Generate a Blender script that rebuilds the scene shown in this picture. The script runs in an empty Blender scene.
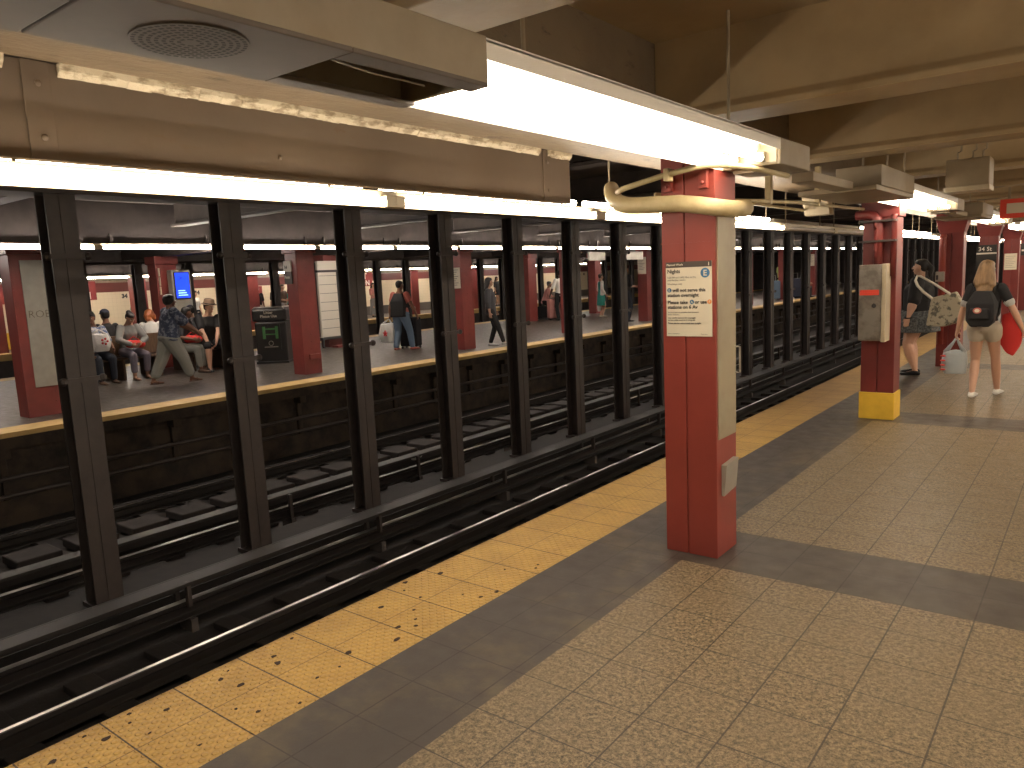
import bpy, bmesh, math, random
from mathutils import Vector as V, Matrix
from mathutils.noise import noise as pnoise
random.seed(7)
PI = math.pi
sc = bpy.context.scene
COL = sc.collection
ORD = ['first','second','third','fourth','fifth','sixth','seventh','eighth','ninth','tenth','eleventh','twelfth','thirteenth','fourteenth','fifteenth','sixteenth','seventeenth','eighteenth','nineteenth','twentieth']

# ------------------------------------------------------------------ materials
class NT:
    def __init__(s, name):
        s.m = bpy.data.materials.new(name); s.m.use_nodes = True
        s.t = s.m.node_tree; s.n = s.t.nodes; s.b = s.n['Principled BSDF']; s.l = s.t.links
        s._pos = None
    def new(s, ty, **k):
        n = s.n.new(ty)
        for a, v in k.items(): setattr(n, a, v)
        return n
    def put(s, sock, v):
        if hasattr(v, 'node'): s.l.new(v, sock)
        else: sock.default_value = v
    def pos(s):
        if not s._pos: s._pos = s.new('ShaderNodeTexCoord').outputs['Object']
        return s._pos
    def xyz(s):
        n = s.new('ShaderNodeSeparateXYZ'); s.put(n.inputs[0], s.pos()); return n.outputs
    def math(s, op, a, b=0.0, c=0.0):
        n = s.new('ShaderNodeMath', operation=op)
        s.put(n.inputs[0], a); s.put(n.inputs[1], b)
        if op in ('MULTIPLY_ADD', 'SMOOTH_MIN', 'WRAP'): s.put(n.inputs[2], c)
        return n.outputs[0]
    def noise(s, scale, detail=3, rough=.5, stretch=None):
        n = s.new('ShaderNodeTexNoise'); n.inputs['Scale'].default_value = scale
        n.inputs['Detail'].default_value = detail; n.inputs['Roughness'].default_value = rough
        if stretch:
            mp = s.new('ShaderNodeMapping'); s.put(mp.inputs[0], s.pos()); mp.inputs['Scale'].default_value = stretch
            s.put(n.inputs['Vector'], mp.outputs[0])
        else: s.put(n.inputs['Vector'], s.pos())
        return n.outputs['Fac']
    def vor(s, scale, out='Distance'):
        n = s.new('ShaderNodeTexVoronoi'); n.inputs['Scale'].default_value = scale
        s.put(n.inputs['Vector'], s.pos()); return n.outputs[out]
    def ramp(s, f, lo, hi, smooth=False):
        n = s.new('ShaderNodeMapRange'); n.clamp = True
        if smooth: n.interpolation_type = 'SMOOTHSTEP'
        s.put(n.inputs[0], f); n.inputs[1].default_value = lo; n.inputs[2].default_value = hi
        return n.outputs[0]
    def mix(s, f, a, b):
        n = s.new('ShaderNodeMix', data_type='RGBA'); s.put(n.inputs[0], f)
        for i, c in ((6, a), (7, b)):
            if hasattr(c, 'node'): s.l.new(c, n.inputs[i])
            else: n.inputs[i].default_value = (*c, 1)
        return n.outputs[2]
    def bump(s, h, strength=.3, dist=.01):
        n = s.new('ShaderNodeBump'); s.put(n.inputs['Height'], h)
        n.inputs['Strength'].default_value = strength; n.inputs['Distance'].default_value = dist
        s.put(s.b.inputs['Normal'], n.outputs[0])
    def line(s, c, off, period, w):     # 1 on a grid line of width w
        a = s.math('DIVIDE', s.math('SUBTRACT', c, off), period)
        f = s.math('ABSOLUTE', s.math('SUBTRACT', s.math('FRACT', s.math('ADD', a, 1000.5)), .5))
        return s.math('LESS_THAN', f, w/period/2)

def mat(name, col, rough=.6, col2=None, nscale=6, lo=.4, hi=.65, metal=0, bump=0, bscale=None, stretch=None, spec=.5, bdist=.01):
    t = NT(name)
    if col2: t.put(t.b.inputs['Base Color'], t.mix(t.ramp(t.noise(nscale, 5, .6, stretch), lo, hi), col, col2))
    else: t.b.inputs['Base Color'].default_value = (*col, 1)
    t.b.inputs['Roughness'].default_value = rough; t.b.inputs['Metallic'].default_value = metal
    t.b.inputs['Specular IOR Level'].default_value = spec
    if bump: t.bump(t.noise(bscale or nscale*3, 4, .6), bump, bdist)
    return t.m
def emis(name, col, s):
    t = NT(name); t.b.inputs['Base Color'].default_value = (*col, 1)
    t.b.inputs['Emission Color'].default_value = (*col, 1); t.b.inputs['Emission Strength'].default_value = s
    return t.m

M = {}
TILE = .3048
def m_floor(name, light, dark, bands=True, x0=1.435, gl=(.035,.028,.022), rough=.42):
    t = NT(name); X, Y, Z = t.xyz()
    sp = t.ramp(t.noise(46, 5, .9), .43, .60)
    sp2 = t.ramp(t.noise(100, 3, .8), .5, .6)
    c = t.mix(sp, dark, light)
    c = t.mix(t.math('MULTIPLY', sp2, .35), c, tuple(min(1, k*1.35) for k in light))
    # each tile a little different
    cb = t.new('ShaderNodeCombineXYZ')
    t.put(cb.inputs[0], t.math('FLOOR', t.math('DIVIDE', t.math('SUBTRACT', X, x0), TILE)))
    t.put(cb.inputs[1], t.math('FLOOR', t.math('DIVIDE', t.math('SUBTRACT', Y, 3.886), TILE)))
    wn = t.new('ShaderNodeTexWhiteNoise'); t.put(wn.inputs[0], cb.outputs[0])
    c = t.mix(t.math('MULTIPLY', wn.outputs[0], .22), c, tuple(k*.6 for k in light))
    c = t.mix(t.math('MULTIPLY', t.ramp(t.noise(1.3, 4, .6), .45, .7), .45), c, tuple(k*.55 for k in light))
    if bands:
        d = t.mix(t.ramp(t.noise(5, 5, .6), .4, .7), (.068,.056,.047), (.092,.076,.06))
        fr = t.math('FRACT', t.math('ADD', t.math('DIVIDE', t.math('SUBTRACT', Y, 3.886), 4.572), 100))
        c = t.mix(t.math('LESS_THAN', fr, 2*TILE/4.572), c, d)
        inner = t.math('LESS_THAN', X, 1.19)
        sm = t.mix(t.ramp(t.noise(2.2, 5, .65), .5, .68), (.07,.058,.05), (.125,.098,.062))
        c = t.mix(inner, c, sm)
    g = t.math('MAXIMUM', t.line(X, x0, TILE, .007), t.line(Y, 3.886, TILE, .006))
    c = t.mix(t.math('MULTIPLY', g, .8), c, gl)
    t.put(t.b.inputs['Base Color'], c)
    t.put(t.b.inputs['Roughness'], t.math('MULTIPLY_ADD', t.noise(9, 4), .3, rough-.12))
    t.bump(t.math('MULTIPLY_ADD', g, -1.0, t.math('MULTIPLY', sp, .15)), .35, .004)
    return t.m
M['granite'] = m_floor('granite_tile', (.345,.262,.155), (.05,.038,.024))
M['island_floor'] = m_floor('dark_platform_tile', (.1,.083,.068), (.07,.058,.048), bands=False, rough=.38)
def m_tactile():
    t = NT('yellow_tactile_tile'); X, Y, Z = t.xyz()
    P = .052
    def dome(ox, oy):
        fx = t.math('SUBTRACT', t.math('FRACT', t.math('ADD', t.math('DIVIDE', X, P), 100+ox)), .5)
        fy = t.math('SUBTRACT', t.math('FRACT', t.math('ADD', t.math('DIVIDE', Y, P), 100+oy)), .5)
        return t.math('SQRT', t.math('ADD', t.math('MULTIPLY', fx, fx), t.math('MULTIPLY', fy, fy)))
    d = t.math('MINIMUM', dome(0, 0), dome(.5, .5))
    h = t.math('SUBTRACT', 1, t.ramp(d, .17, .27, True))
    c = t.mix(t.ramp(t.noise(3.5, 6, .65), .38, .66), (.6,.38,.105), (.47,.29,.08))
    c = t.mix(t.math('MULTIPLY', t.ramp(t.noise(26, 5, .7), .52, .72), .6), c, (.25,.15,.045))
    far = t.ramp(Y, 7.0, 10.0)                                    # older, dirtier tiles start here
    c = t.mix(t.math('MULTIPLY', far, t.math('MULTIPLY_ADD', t.ramp(t.noise(2.1, 4), .35, .65), .35, .4)), c, (.3,.17,.06))
    edge = t.math('SUBTRACT', 1, t.ramp(X, .0, .035))
    c = t.mix(t.math('MULTIPLY', edge, .5), c, (.2,.12,.04))
    c = t.mix(t.math('MULTIPLY', t.math('MULTIPLY', t.ramp(d, .2, .3), t.math('SUBTRACT', 1, t.ramp(d, .3, .42))), .3), c, (.28,.16,.045))
    g = t.math('MAXIMUM', t.math('MULTIPLY', t.line(X, .2985, 10, .005), .6), t.line(Y, 1.143, TILE, .0065))
    c = t.mix(t.math('MULTIPLY', g, .95), c, (.05,.03,.013))
    t.put(t.b.inputs['Base Color'], c)
    t.b.inputs['Roughness'].default_value = .5
    t.bump(t.math('SUBTRACT', h, g), 1.0, .011)
    return t.m
M['tactile'] = m_tactile()
M['yellow_edge'] = mat('yellow_edge_paint', (.62,.42,.16), .6, (.5,.33,.12), 3)
M['concrete'] = mat('stained_concrete', (.05,.034,.022), .85, (.012,.009,.007), 3.5, bump=.3)
M['track'] = mat('track_bed_dirt', (.01,.008,.007), .9, (.02,.015,.013), 3, bump=.6, bscale=14)
M['curb'] = mat('concrete_curb', (.014,.01,.0075), .85, (.008,.006,.0045), 4, bump=.2)
M['tie'] = mat('old_wooden_tie', (.02,.015,.0125), .85, (.014,.011,.01), 5, stretch=(1, 8, 1), bump=.3)
def m_rail():
    t = NT('worn_rail_steel'); g = t.new('ShaderNodeNewGeometry'); s = t.new('ShaderNodeSeparateXYZ'); t.put(s.inputs[0], g.outputs['Normal'])
    up = t.math('GREATER_THAN', s.outputs[2], .75); X, Y, Z = t.xyz()
    up = t.math('MULTIPLY', up, t.math('GREATER_THAN', Z, -.02)); up = t.math('MULTIPLY', up, t.math('LESS_THAN', t.math('ABSOLUTE', t.math('SUBTRACT', X, -.004)), .016))
    t.put(t.b.inputs['Base Color'], t.mix(up, (.014,.01,.008), (.5,.45,.4)))
    t.put(t.b.inputs['Metallic'], up); t.put(t.b.inputs['Roughness'], t.math('MULTIPLY_ADD', up, -.42, .7))
    return t.m
M['rail'] = m_rail()
def m_rail3():
    t = NT('contact_rail_steel'); g = t.new('ShaderNodeNewGeometry'); s = t.new('ShaderNodeSeparateXYZ'); t.put(s.inputs[0], g.outputs['Normal'])
    X, Y, Z = t.xyz(); up = t.math('MULTIPLY', t.math('GREATER_THAN', s.outputs[2], .5), t.math('GREATER_THAN', Z, -.02))
    c = t.mix(t.ramp(t.noise(1.6, 3, .6, (1,1,1)), .35, .65), (.1,.095,.09), (.6,.58,.55))
    t.put(t.b.inputs['Base Color'], t.mix(up, (.012,.009,.008), c)); t.put(t.b.inputs['Metallic'], t.math('MULTIPLY', up, .6)); t.b.inputs['Roughness'].default_value = .42
    return t.m
M['rail_third'] = m_rail3()
M['block'] = mat('dusty_block', (.03,.023,.02), .9, (.018,.014,.012), 6)
M['board'] = mat('grey_cover_board', (.02,.0155,.0135), .6, (.013,.01,.009), 2.5, stretch=(1,.4,1))
def redm(name, c, c2, bump=.12):
    return mat(name, c, .42, c2, 3.5, .35, .7, bump=bump, bscale=40, bdist=.003)
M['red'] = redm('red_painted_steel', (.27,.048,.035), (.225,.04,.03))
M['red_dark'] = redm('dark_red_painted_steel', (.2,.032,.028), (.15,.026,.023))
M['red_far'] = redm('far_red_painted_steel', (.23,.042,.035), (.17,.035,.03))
M['col_yellow'] = mat('yellow_base_paint', (.9,.58,.06), .45, (.8,.5,.05), 6)
M['cream_panel'] = mat('cream_painted_panel', (.33,.285,.19), .45, (.27,.225,.15), 4)
M['grey_panel'] = mat('grey_steel_panel', (.34,.32,.27), .4, (.26,.24,.2), 2.5)
M['steel'] = mat('brushed_steel', (.42,.39,.34), .38, (.3,.27,.23), 6, metal=.7)
M['worn_steel'] = mat('worn_steel_door', (.33,.3,.26), .33, (.2,.175,.15), 5, .45, .6, metal=.55)
M['black_steel'] = mat('black_painted_steel', (.052,.04,.035), .5, (.038,.029,.026), 5, bump=.1)
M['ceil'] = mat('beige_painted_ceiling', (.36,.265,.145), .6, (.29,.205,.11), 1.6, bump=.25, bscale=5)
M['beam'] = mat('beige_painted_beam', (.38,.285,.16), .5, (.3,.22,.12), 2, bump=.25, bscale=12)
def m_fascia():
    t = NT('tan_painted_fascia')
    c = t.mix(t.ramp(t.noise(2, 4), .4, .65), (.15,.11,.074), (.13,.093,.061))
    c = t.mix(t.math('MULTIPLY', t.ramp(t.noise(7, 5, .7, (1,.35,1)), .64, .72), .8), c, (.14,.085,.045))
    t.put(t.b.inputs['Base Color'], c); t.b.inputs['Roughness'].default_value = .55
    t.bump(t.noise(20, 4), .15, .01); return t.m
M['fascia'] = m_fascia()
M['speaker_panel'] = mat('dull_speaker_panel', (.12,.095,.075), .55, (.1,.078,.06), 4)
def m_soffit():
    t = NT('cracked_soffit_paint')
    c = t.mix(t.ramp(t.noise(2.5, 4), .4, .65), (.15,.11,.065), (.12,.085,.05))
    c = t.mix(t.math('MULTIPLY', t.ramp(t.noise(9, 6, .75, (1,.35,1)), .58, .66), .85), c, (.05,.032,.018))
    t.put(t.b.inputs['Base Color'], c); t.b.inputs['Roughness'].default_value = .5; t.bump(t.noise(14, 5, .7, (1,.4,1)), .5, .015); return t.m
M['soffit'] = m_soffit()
M['flake'] = mat('flaking_white_paint', (.5,.43,.3), .6, (.27,.21,.13), 30, .48, .6, bump=.9, bscale=35, stretch=(1,.4,1))
M['duct'] = mat('grey_beige_housing', (.3,.245,.165), .5, (.24,.19,.12), 3, bump=.1)
M['duct_dark'] = mat('inside_of_housing', (.045,.035,.03), .7)
M['reflector'] = mat('white_reflector_enamel', (.85,.82,.74), .3)
M['housing'] = mat('cream_fixture_metal', (.5,.43,.3), .4, (.42,.35,.24), 5)
M['pipe'] = mat('beige_pipe_lagging', (.5,.41,.23), .45, (.4,.32,.17), 6, bump=.2, bscale=20)
M['tunnel'] = mat('sooty_tunnel_ceiling', (.1,.08,.068), .8, (.06,.048,.042), 2.5, bump=.3)
M['soot'] = mat('sooty_steel', (.075,.062,.055), .65, (.05,.04,.036), 3, bump=.2)
M['flakes'] = mat('peeling_light_paint', (.42,.36,.28), .8)
M['tube'] = emis('glowing_tube', (1.0,.86,.69), 30)
M['tube_trough'] = emis('glowing_trough_tube', (1.0,.87,.7), 24)
M['tube_island'] = emis('glowing_tube_cool', (1.0,.88,.78), 80)
M['tube_side'] = emis('side_tube', (1.0,.87,.72), 105)
M['tube_off'] = mat('unlit_tube', (.5,.47,.42), .3)
def m_tilewall():
    t = NT('glazed_wall_tile'); X, Y, Z = t.xyz()
    g = t.math('MAXIMUM', t.line(Y, 0, .152, .005), t.line(Z, 0, .152, .005))
    z1 = t.math('GREATER_THAN', Z, .45)
    c = t.mix(z1, (.1,.085,.075), (.72,.62,.44))
    c = t.mix(t.math('GREATER_THAN', Z, 1.77), c, (.16,.045,.04))
    c = t.mix(t.math('GREATER_THAN', Z, 2.13), c, (.3,.25,.18))
    c = t.mix(t.math('MULTIPLY', g, .25), c, (.12,.1,.08))
    t.put(t.b.inputs['Base Color'], c); t.b.inputs['Roughness'].default_value = .3
    return t.m
M['tilewall'] = m_tilewall()
M['maroon'] = mat('maroon_enamel', (.24,.04,.038), .35)
M['white'] = mat('white_enamel', (.75,.7,.6), .4)
M['paper'] = mat('off_white_paper', (.66,.6,.47), .5)
M['ink'] = mat('dark_ink', (.05,.045,.045), .6)
M['ink_soft'] = mat('grey_ink', (.2,.18,.16), .6)
M['header'] = mat('dark_grey_header', (.075,.06,.05), .5)
M['blue'] = mat('blue_bullet', (.05,.17,.33), .5)
M['orange'] = mat('orange_bullet', (.75,.28,.06), .5)
M['label_red'] = mat('red_label', (.75,.07,.04), .4)
M['sign_black'] = mat('black_sign_enamel', (.02,.018,.016), .35)
M['screen'] = emis('blue_screen', (.01,.05,1.0), 1.6)
M['screen_text'] = emis('screen_text', (.25,.5,1.0), 2.2)
M['wood'] = mat('dark_varnished_wood', (.13,.075,.042), .4, (.08,.045,.026), 4, stretch=(1,8,1))
M['bin'] = mat('black_plastic', (.02,.018,.017), .38)
M['bin_shine'] = mat('grey_metal_rim', (.5,.47,.44), .3, metal=.8)
M['green'] = mat('green_print', (.05,.16,.05), .5)
M['graffiti'] = mat('brown_marker', (.1,.075,.045), .6)
M['gum'] = mat('old_gum', (.035,.018,.01), .8)
M['glass'] = mat('dark_display_glass', (.1,.1,.1), .1)
def cloth(name, c, c2=None, sc_=14, lo=.45, hi=.6): return mat(name, c, .85, c2, sc_, lo, hi, bump=.25, bscale=9)
for k, c in dict(light=(.55,.32,.22), mid=(.34,.19,.12), brown=(.19,.09,.055), dark=(.1,.055,.038)).items():
    M['skin_'+k] = mat('skin_'+k, c, .5)
for k, c in dict(black=(.014,.013,.014), navy=(.03,.035,.06), darkgrey=(.045,.045,.05), grey=(.22,.22,.21), palegrey=(.42,.42,.4), white=(.68,.66,.62),
                 denim=(.13,.19,.27), darkdenim=(.022,.027,.038), khaki=(.24,.24,.21), beige=(.5,.44,.34), teal=(.03,.27,.23), pink=(.55,.25,.22), red=(.55,.03,.025),
                 mauve=(.16,.14,.17), yellowgreen=(.45,.55,.16), coral=(.45,.13,.1), brown=(.1,.06,.04)).items():
    M['cloth_'+k] = cloth('cloth_'+k, c)
M['cloth_hat'] = cloth('cloth_hat', (.22,.15,.1))
M['cloth_pattern'] = cloth('navy_patterned_cloth', (.035,.045,.08), (.16,.18,.22), 16, .5, .58)
M['cloth_pattern2'] = cloth('blue_white_patterned_cloth', (.12,.16,.28), (.5,.5,.5), 18, .46, .54)
M['cloth_skirt'] = cloth('grey_tweed_cloth', (.05,.055,.06), (.16,.17,.17), 45, .4, .6)
M['cloth_tote'] = cloth('cream_floral_cloth', (.5,.45,.33), (.16,.15,.12), 13, .53, .6)
for k, c in dict(black=(.012,.009,.008), brown=(.05,.025,.014), ginger=(.42,.12,.035), blonde=(.27,.16,.075), grey=(.25,.24,.23)).items():
    M['hair_'+k] = mat('hair_'+k, c, .5, tuple(x*.5 for x in c), 30, stretch=(1,1,.15), bump=.4)
def m_plastic(name, c):
    t = NT(name); t.b.inputs['Base Color'].default_value = (*c, 1); t.b.inputs['Roughness'].default_value = .3
    t.b.inputs['Transmission Weight'].default_value = .12
    t.bump(t.noise(12, 4), .7, .02); return t.m
M['plastic'] = m_plastic('white_plastic_film', (.72,.71,.68))
M['plastic_grey'] = m_plastic('grey_plastic_film', (.4,.44,.46))
M['star'] = mat('red_print', (.6,.04,.04), .5)

# ------------------------------------------------------------------ mesh builder
class MB:
    def __init__(s): s.v = []; s.f = []; s.m = []; s.mats = []
    def mi(s, m):
        if m is None: m = s.mats[-1] if s.mats else 'red'
        if m not in s.mats: s.mats.append(m)
        return s.mats.index(m)
    def add(s, vs, fs, m=None):
        k = len(s.v); i = s.mi(m)
        s.v += [tuple(p) for p in vs]; s.f += [tuple(k+j for j in f) for f in fs]; s.m += [i]*len(fs); return s
    def box(s, a, b, m=None, rot=None, org=None):
        x0,x1 = sorted((a[0],b[0])); y0,y1 = sorted((a[1],b[1])); z0,z1 = sorted((a[2],b[2]))
        vs = [V(p) for p in ((x0,y0,z0),(x1,y0,z0),(x1,y1,z0),(x0,y1,z0),(x0,y0,z1),(x1,y0,z1),(x1,y1,z1),(x0,y1,z1))]
        if rot is not None: vs = [V(org)+rot@(p-V(org)) for p in vs]
        return s.add(vs, [(0,3,2,1),(4,5,6,7),(0,1,5,4),(1,2,6,5),(2,3,7,6),(3,0,4,7)], m)
    def prism(s, prof, a, b, axis='y', m=None):      # closed profile of 2-D points swept along an axis
        n = len(prof); vs = []
        for t in (a, b):
            for p in prof:
                vs.append({'y': (p[0],t,p[1]), 'x': (t,p[0],p[1]), 'z': (p[0],p[1],t)}[axis])
        fs = [tuple(range(n-1,-1,-1)), tuple(range(n,2*n))] + [(i,(i+1)%n,n+(i+1)%n,n+i) for i in range(n)]
        return s.add(vs, fs, m)
    def tube(s, pts, r, n=10, m=None, cap=True):
        pts = [V(p) for p in pts]; rs = r if isinstance(r, (list,tuple)) else [r]*len(pts)
        vs = []; up = None
        for i, p in enumerate(pts):
            d = (pts[min(i+1,len(pts)-1)]-pts[max(i-1,0)]).normalized()
            if up is None: up = V((0,0,1)) if abs(d.z) < .9 else V((1,0,0))
            a = d.cross(up).normalized(); b = a.cross(d).normalized(); up = b
            vs += [p+(a*math.cos(t)+b*math.sin(t))*rs[i] for t in [2*PI*k/n for k in range(n)]]
        fs = [(i*n+k, i*n+(k+1)%n, (i+1)*n+(k+1)%n, (i+1)*n+k) for i in range(len(pts)-1) for k in range(n)]
        if cap: fs += [tuple(range(n-1,-1,-1)), tuple((len(pts)-1)*n+k for k in range(n))]
        return s.add(vs, fs, m)
    def ball(s, c, r, m=None, n=10):
        r = (r,r,r) if not isinstance(r, tuple) else r
        vs = []; fs = []; h = n//2+1
        for i in range(1,h):
            a = PI*i/h
            for k in range(n): b = 2*PI*k/n; vs.append((c[0]+r[0]*math.sin(a)*math.cos(b), c[1]+r[1]*math.sin(a)*math.sin(b), c[2]+r[2]*math.cos(a)))
        t = len(vs); vs += [(c[0],c[1],c[2]+r[2]), (c[0],c[1],c[2]-r[2])]
        for i in range(h-2):
            for k in range(n): fs.append((i*n+k, (i+1)*n+k, (i+1)*n+(k+1)%n, i*n+(k+1)%n))
        for k in range(n): fs += [(t,k,(k+1)%n), (t+1,(h-2)*n+(k+1)%n,(h-2)*n+k)]
        return s.add(vs, fs, m)
    def hull(s, pts, m=None):
        bm = bmesh.new()
        for p in pts: bm.verts.new(p)
        r = bmesh.ops.convex_hull(bm, input=bm.verts)
        dead = [g for g in r['geom_interior'] if isinstance(g, bmesh.types.BMVert)]
        bmesh.ops.delete(bm, geom=dead, context='VERTS')
        bmesh.ops.recalc_face_normals(bm, faces=bm.faces)
        bm.verts.index_update()
        s.add([v.co.copy() for v in bm.verts], [[v.index for v in f.verts] for f in bm.faces], m); bm.free(); return s
    def link(s, A, B, m=None):       # hull of two ellipsoids (centre, radii)
        return s.hull(ell(*A)+ell(*B), m)
    def build(s, name, mats=None, parent=None, org=None, bevel=0, smooth=False, voxel=0, relax=0):
        if parent is not None and org is None: org = parent.get('_o', (0,0,0))
        org = V(org) if org is not None else V((0,0,0))
        me = bpy.data.meshes.new(name); me.from_pydata([V(p)-org for p in s.v], [], s.f)
        names = [mats] if mats else s.mats
        for m in names: me.materials.append(M[m])
        for i, p in enumerate(me.polygons): p.material_index = 0 if mats else s.m[i]; p.use_smooth = smooth
        me.update()
        o = bpy.data.objects.new(name, me); COL.objects.link(o)
        o['_o'] = tuple(org)
        if parent is not None: o.parent = parent
        else: o.location = org
        if voxel:
            md = o.modifiers.new('remesh','REMESH'); md.mode = 'VOXEL'; md.voxel_size = voxel; md.use_smooth_shade = True
        if relax:
            md = o.modifiers.new('smooth','SMOOTH'); md.factor = .5; md.iterations = relax
        if bevel:
            md = o.modifiers.new('bevel','BEVEL'); md.width = bevel; md.segments = 2; md.limit_method = 'ANGLE'
        return o
_ico = []
def _mkico():
    bm = bmesh.new(); bmesh.ops.create_icosphere(bm, subdivisions=2, radius=1)
    for v in bm.verts: _ico.append(v.co.copy())
    bm.free()
_mkico()
def ell(c, r, rot=None):
    if not isinstance(r, (tuple,list)): r = (r,r,r)
    out = []
    for p in _ico:
        q = V((p.x*r[0], p.y*r[1], p.z*r[2]))
        if rot is not None: q = rot@q
        out.append(V(c)+q)
    return out
def tag(o, label, cat, group=None):
    o['label'] = label; o['category'] = cat
    if group: o['group'] = group
    return o
def thing(name, label, cat, loc=(0,0,0), group=None, yaw=0):
    o = bpy.data.objects.new(name, None); COL.objects.link(o); o.location = loc
    o.rotation_euler = (0,0,yaw); o['_o'] = (0,0,0) if yaw else tuple(loc)
    return tag(o, label, cat, group)
def struct(o): o['kind'] = 'structure'; return o
def copytree(o, loc=None, parent=None):
    c = o.copy(); COL.objects.link(c)
    if parent: c.parent = parent
    for ch in o.children: copytree(ch, None, c)
    if loc is not None: c.location = loc
    return c
def text_mb(s, size, m, origin, ux, uz, align='LEFT', bold=0.0, depth=.0015):
    """lettering: one mesh; ux = reading direction, uz = up direction, origin = left/centre end of the baseline"""
    cu = bpy.data.curves.new('lettering', 'FONT'); cu.body = s; cu.size = size; cu.align_x = align; cu.offset = bold; cu.extrude = depth
    cu.resolution_u = 2
    o = bpy.data.objects.new('lettering', cu); COL.objects.link(o)
    dg = bpy.context.evaluated_depsgraph_get(); me = bpy.data.meshes.new_from_object(o.evaluated_get(dg))
    ux = V(ux).normalized(); uz = V(uz).normalized(); n = ux.cross(uz)
    b = MB(); b.add([V(origin)+ux*v.co.x+uz*v.co.y+n*v.co.z for v in me.vertices], [tuple(p.vertices) for p in me.polygons], m)
    bpy.data.objects.remove(o); bpy.data.curves.remove(cu); bpy.data.meshes.remove(me)
    return b
def merge(*bs):
    r = MB()
    for b in bs:
        for m in b.mats: r.mi(m)
        k = len(r.v); r.v += b.v; r.f += [tuple(k+i for i in f) for f in b.f]; r.m += [r.mats.index(b.mats[i]) for i in b.m]
    return r

YA, YB = -3.0, 62.0      # how far the station is built along the tracks
Z0 = 0.0
# ================================================================== SETTING
b = MB(); b.box((.6,YA,-.2),(7.2,YB,0),'granite'); struct(b.build('floor'))
# yellow tactile strip with old gum trodden into it
b = MB(); b.box((0,YA,-.2),(.6,YB,.0),'tactile')
gum = [(82.6,770,9),(49.5,743.9,4),(53,762,9),(106.5,738.8,8),(84.5,736.5,5),(129,714,5),(166.6,709.7,6),(130,723,3),(216.5,668.5,7),(221,679.3,7),(240.5,685,9),(228,671,4),(258.5,711.5,4),(236,709,5),
       (273.5,656.5,8),(278,663,8),(291.8,638.7,5),(349,652.6,7),(340,666.6,4),(381.7,607,7),(317,678,4),(396.5,639.5,8),(398,627,9),(415.6,625.8,5),(415.6,619.3,5),(414,610,6),(420.5,597.4,5),(440.5,573.3,9),(462.5,594.6,3),
       (405.5,582.5,7),(404,590.5,4),(497,591.5,9),(481,597,7),(536,568,4),(538,564.8,5),(505,569.5,5),(403.5,668,4),(396,673,4),(255,750,4),(262,735,4),(200,745,4),(300,703,4),(345,690,4),(150,733,4)]
CAMP = V((3.053334,0,1.67521128))
RW = [V((.78903264,.61267688,-.04532705)), V((-.0510786,.13894812,.98898149)), V((-.6122242,.77802344,-.14092928))]
def ground(px, py, z=0.0):      # the spot on level z that was measured at a place in the photograph
    d = RW[0]*((px-512)/756.7237)-RW[1]*((py-384)/756.7237)+RW[2]
    return CAMP+d*((z-CAMP.z)/d.z)
for px, py, sz in gum:
    p = ground(px, py)
    if not (.01 < p.x < .59): continue
    r = sz*.0022*random.uniform(.8,1.2)*.75
    pts = []; a0 = random.random()*6
    for k in range(9):
        a = 2*PI*k/9; rr = r*random.uniform(.6,1.25)
        pts.append((p.x+rr*math.cos(a), p.y+rr*1.3*math.sin(a)))
    b.prism(pts, .0, .0022, 'z', 'gum')
struct(b.build('tactile_strip'))
# platform wall under the near edge and the far side of the near platform
struct(MB().box((.25,YA,-1.3),(.4,YB,-.2),'concrete').build('platform_wall'))
struct(MB().box((7.2,YA,-.2),(7.4,YB,3.0),'tilewall').build('wall_right'))
struct(MB().box((-28,YB,-1.4),(7.4,YB+.2,3.3),'soot').build('wall_far_end'))
struct(MB().box((-28,YA,-1.4),(-24,YB,-1.25),'track').box((-24,YA,-1.4),(.4,YB,-1.25),'track').build('track_bed'))
# raised curb that carries the steel columns between the two near tracks
struct(MB().box((-4.2,YA,-1.25),(-3.42,YB,-1.02),'curb').build('track_curb'))
struct(MB().box((-19.3,YA,-1.25),(-18.5,YB,-1.02),'curb').build('track_curb'))
# island platform
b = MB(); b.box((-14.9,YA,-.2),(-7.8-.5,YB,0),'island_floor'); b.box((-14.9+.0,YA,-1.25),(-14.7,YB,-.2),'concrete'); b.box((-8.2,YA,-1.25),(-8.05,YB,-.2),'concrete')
struct(b.build('island_platform'))
b = MB()
b.box((-8.3,YA,-.06),(-7.8,YB,.003),'yellow_edge'); b.box((-15.5,YA,-.2),(-14.9,YB,.003),'yellow_edge')
struct(b.build('island_tactile_strip'))
b = MB(); b.box((-8.4,YA,-.22),(-7.83,YB,-.06),'concrete')
struct(b.build('island_platform_edge'))
k = 0
for i in range(34):
    y = 2.2+i*1.143
    o = MB().box((-8.05,y,-.34),(-7.86,y+.13,-.2),'concrete').box((-8.05,y+.03,-.9),(-7.99,y+.11,-.34),'concrete').build('edge_bracket', org=(-7.95,y,-.9), bevel=.01)
    tag(o, 'dark bracket under the stained edge of the island platform', 'bracket', 'brackets under the island platform edge')
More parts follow.
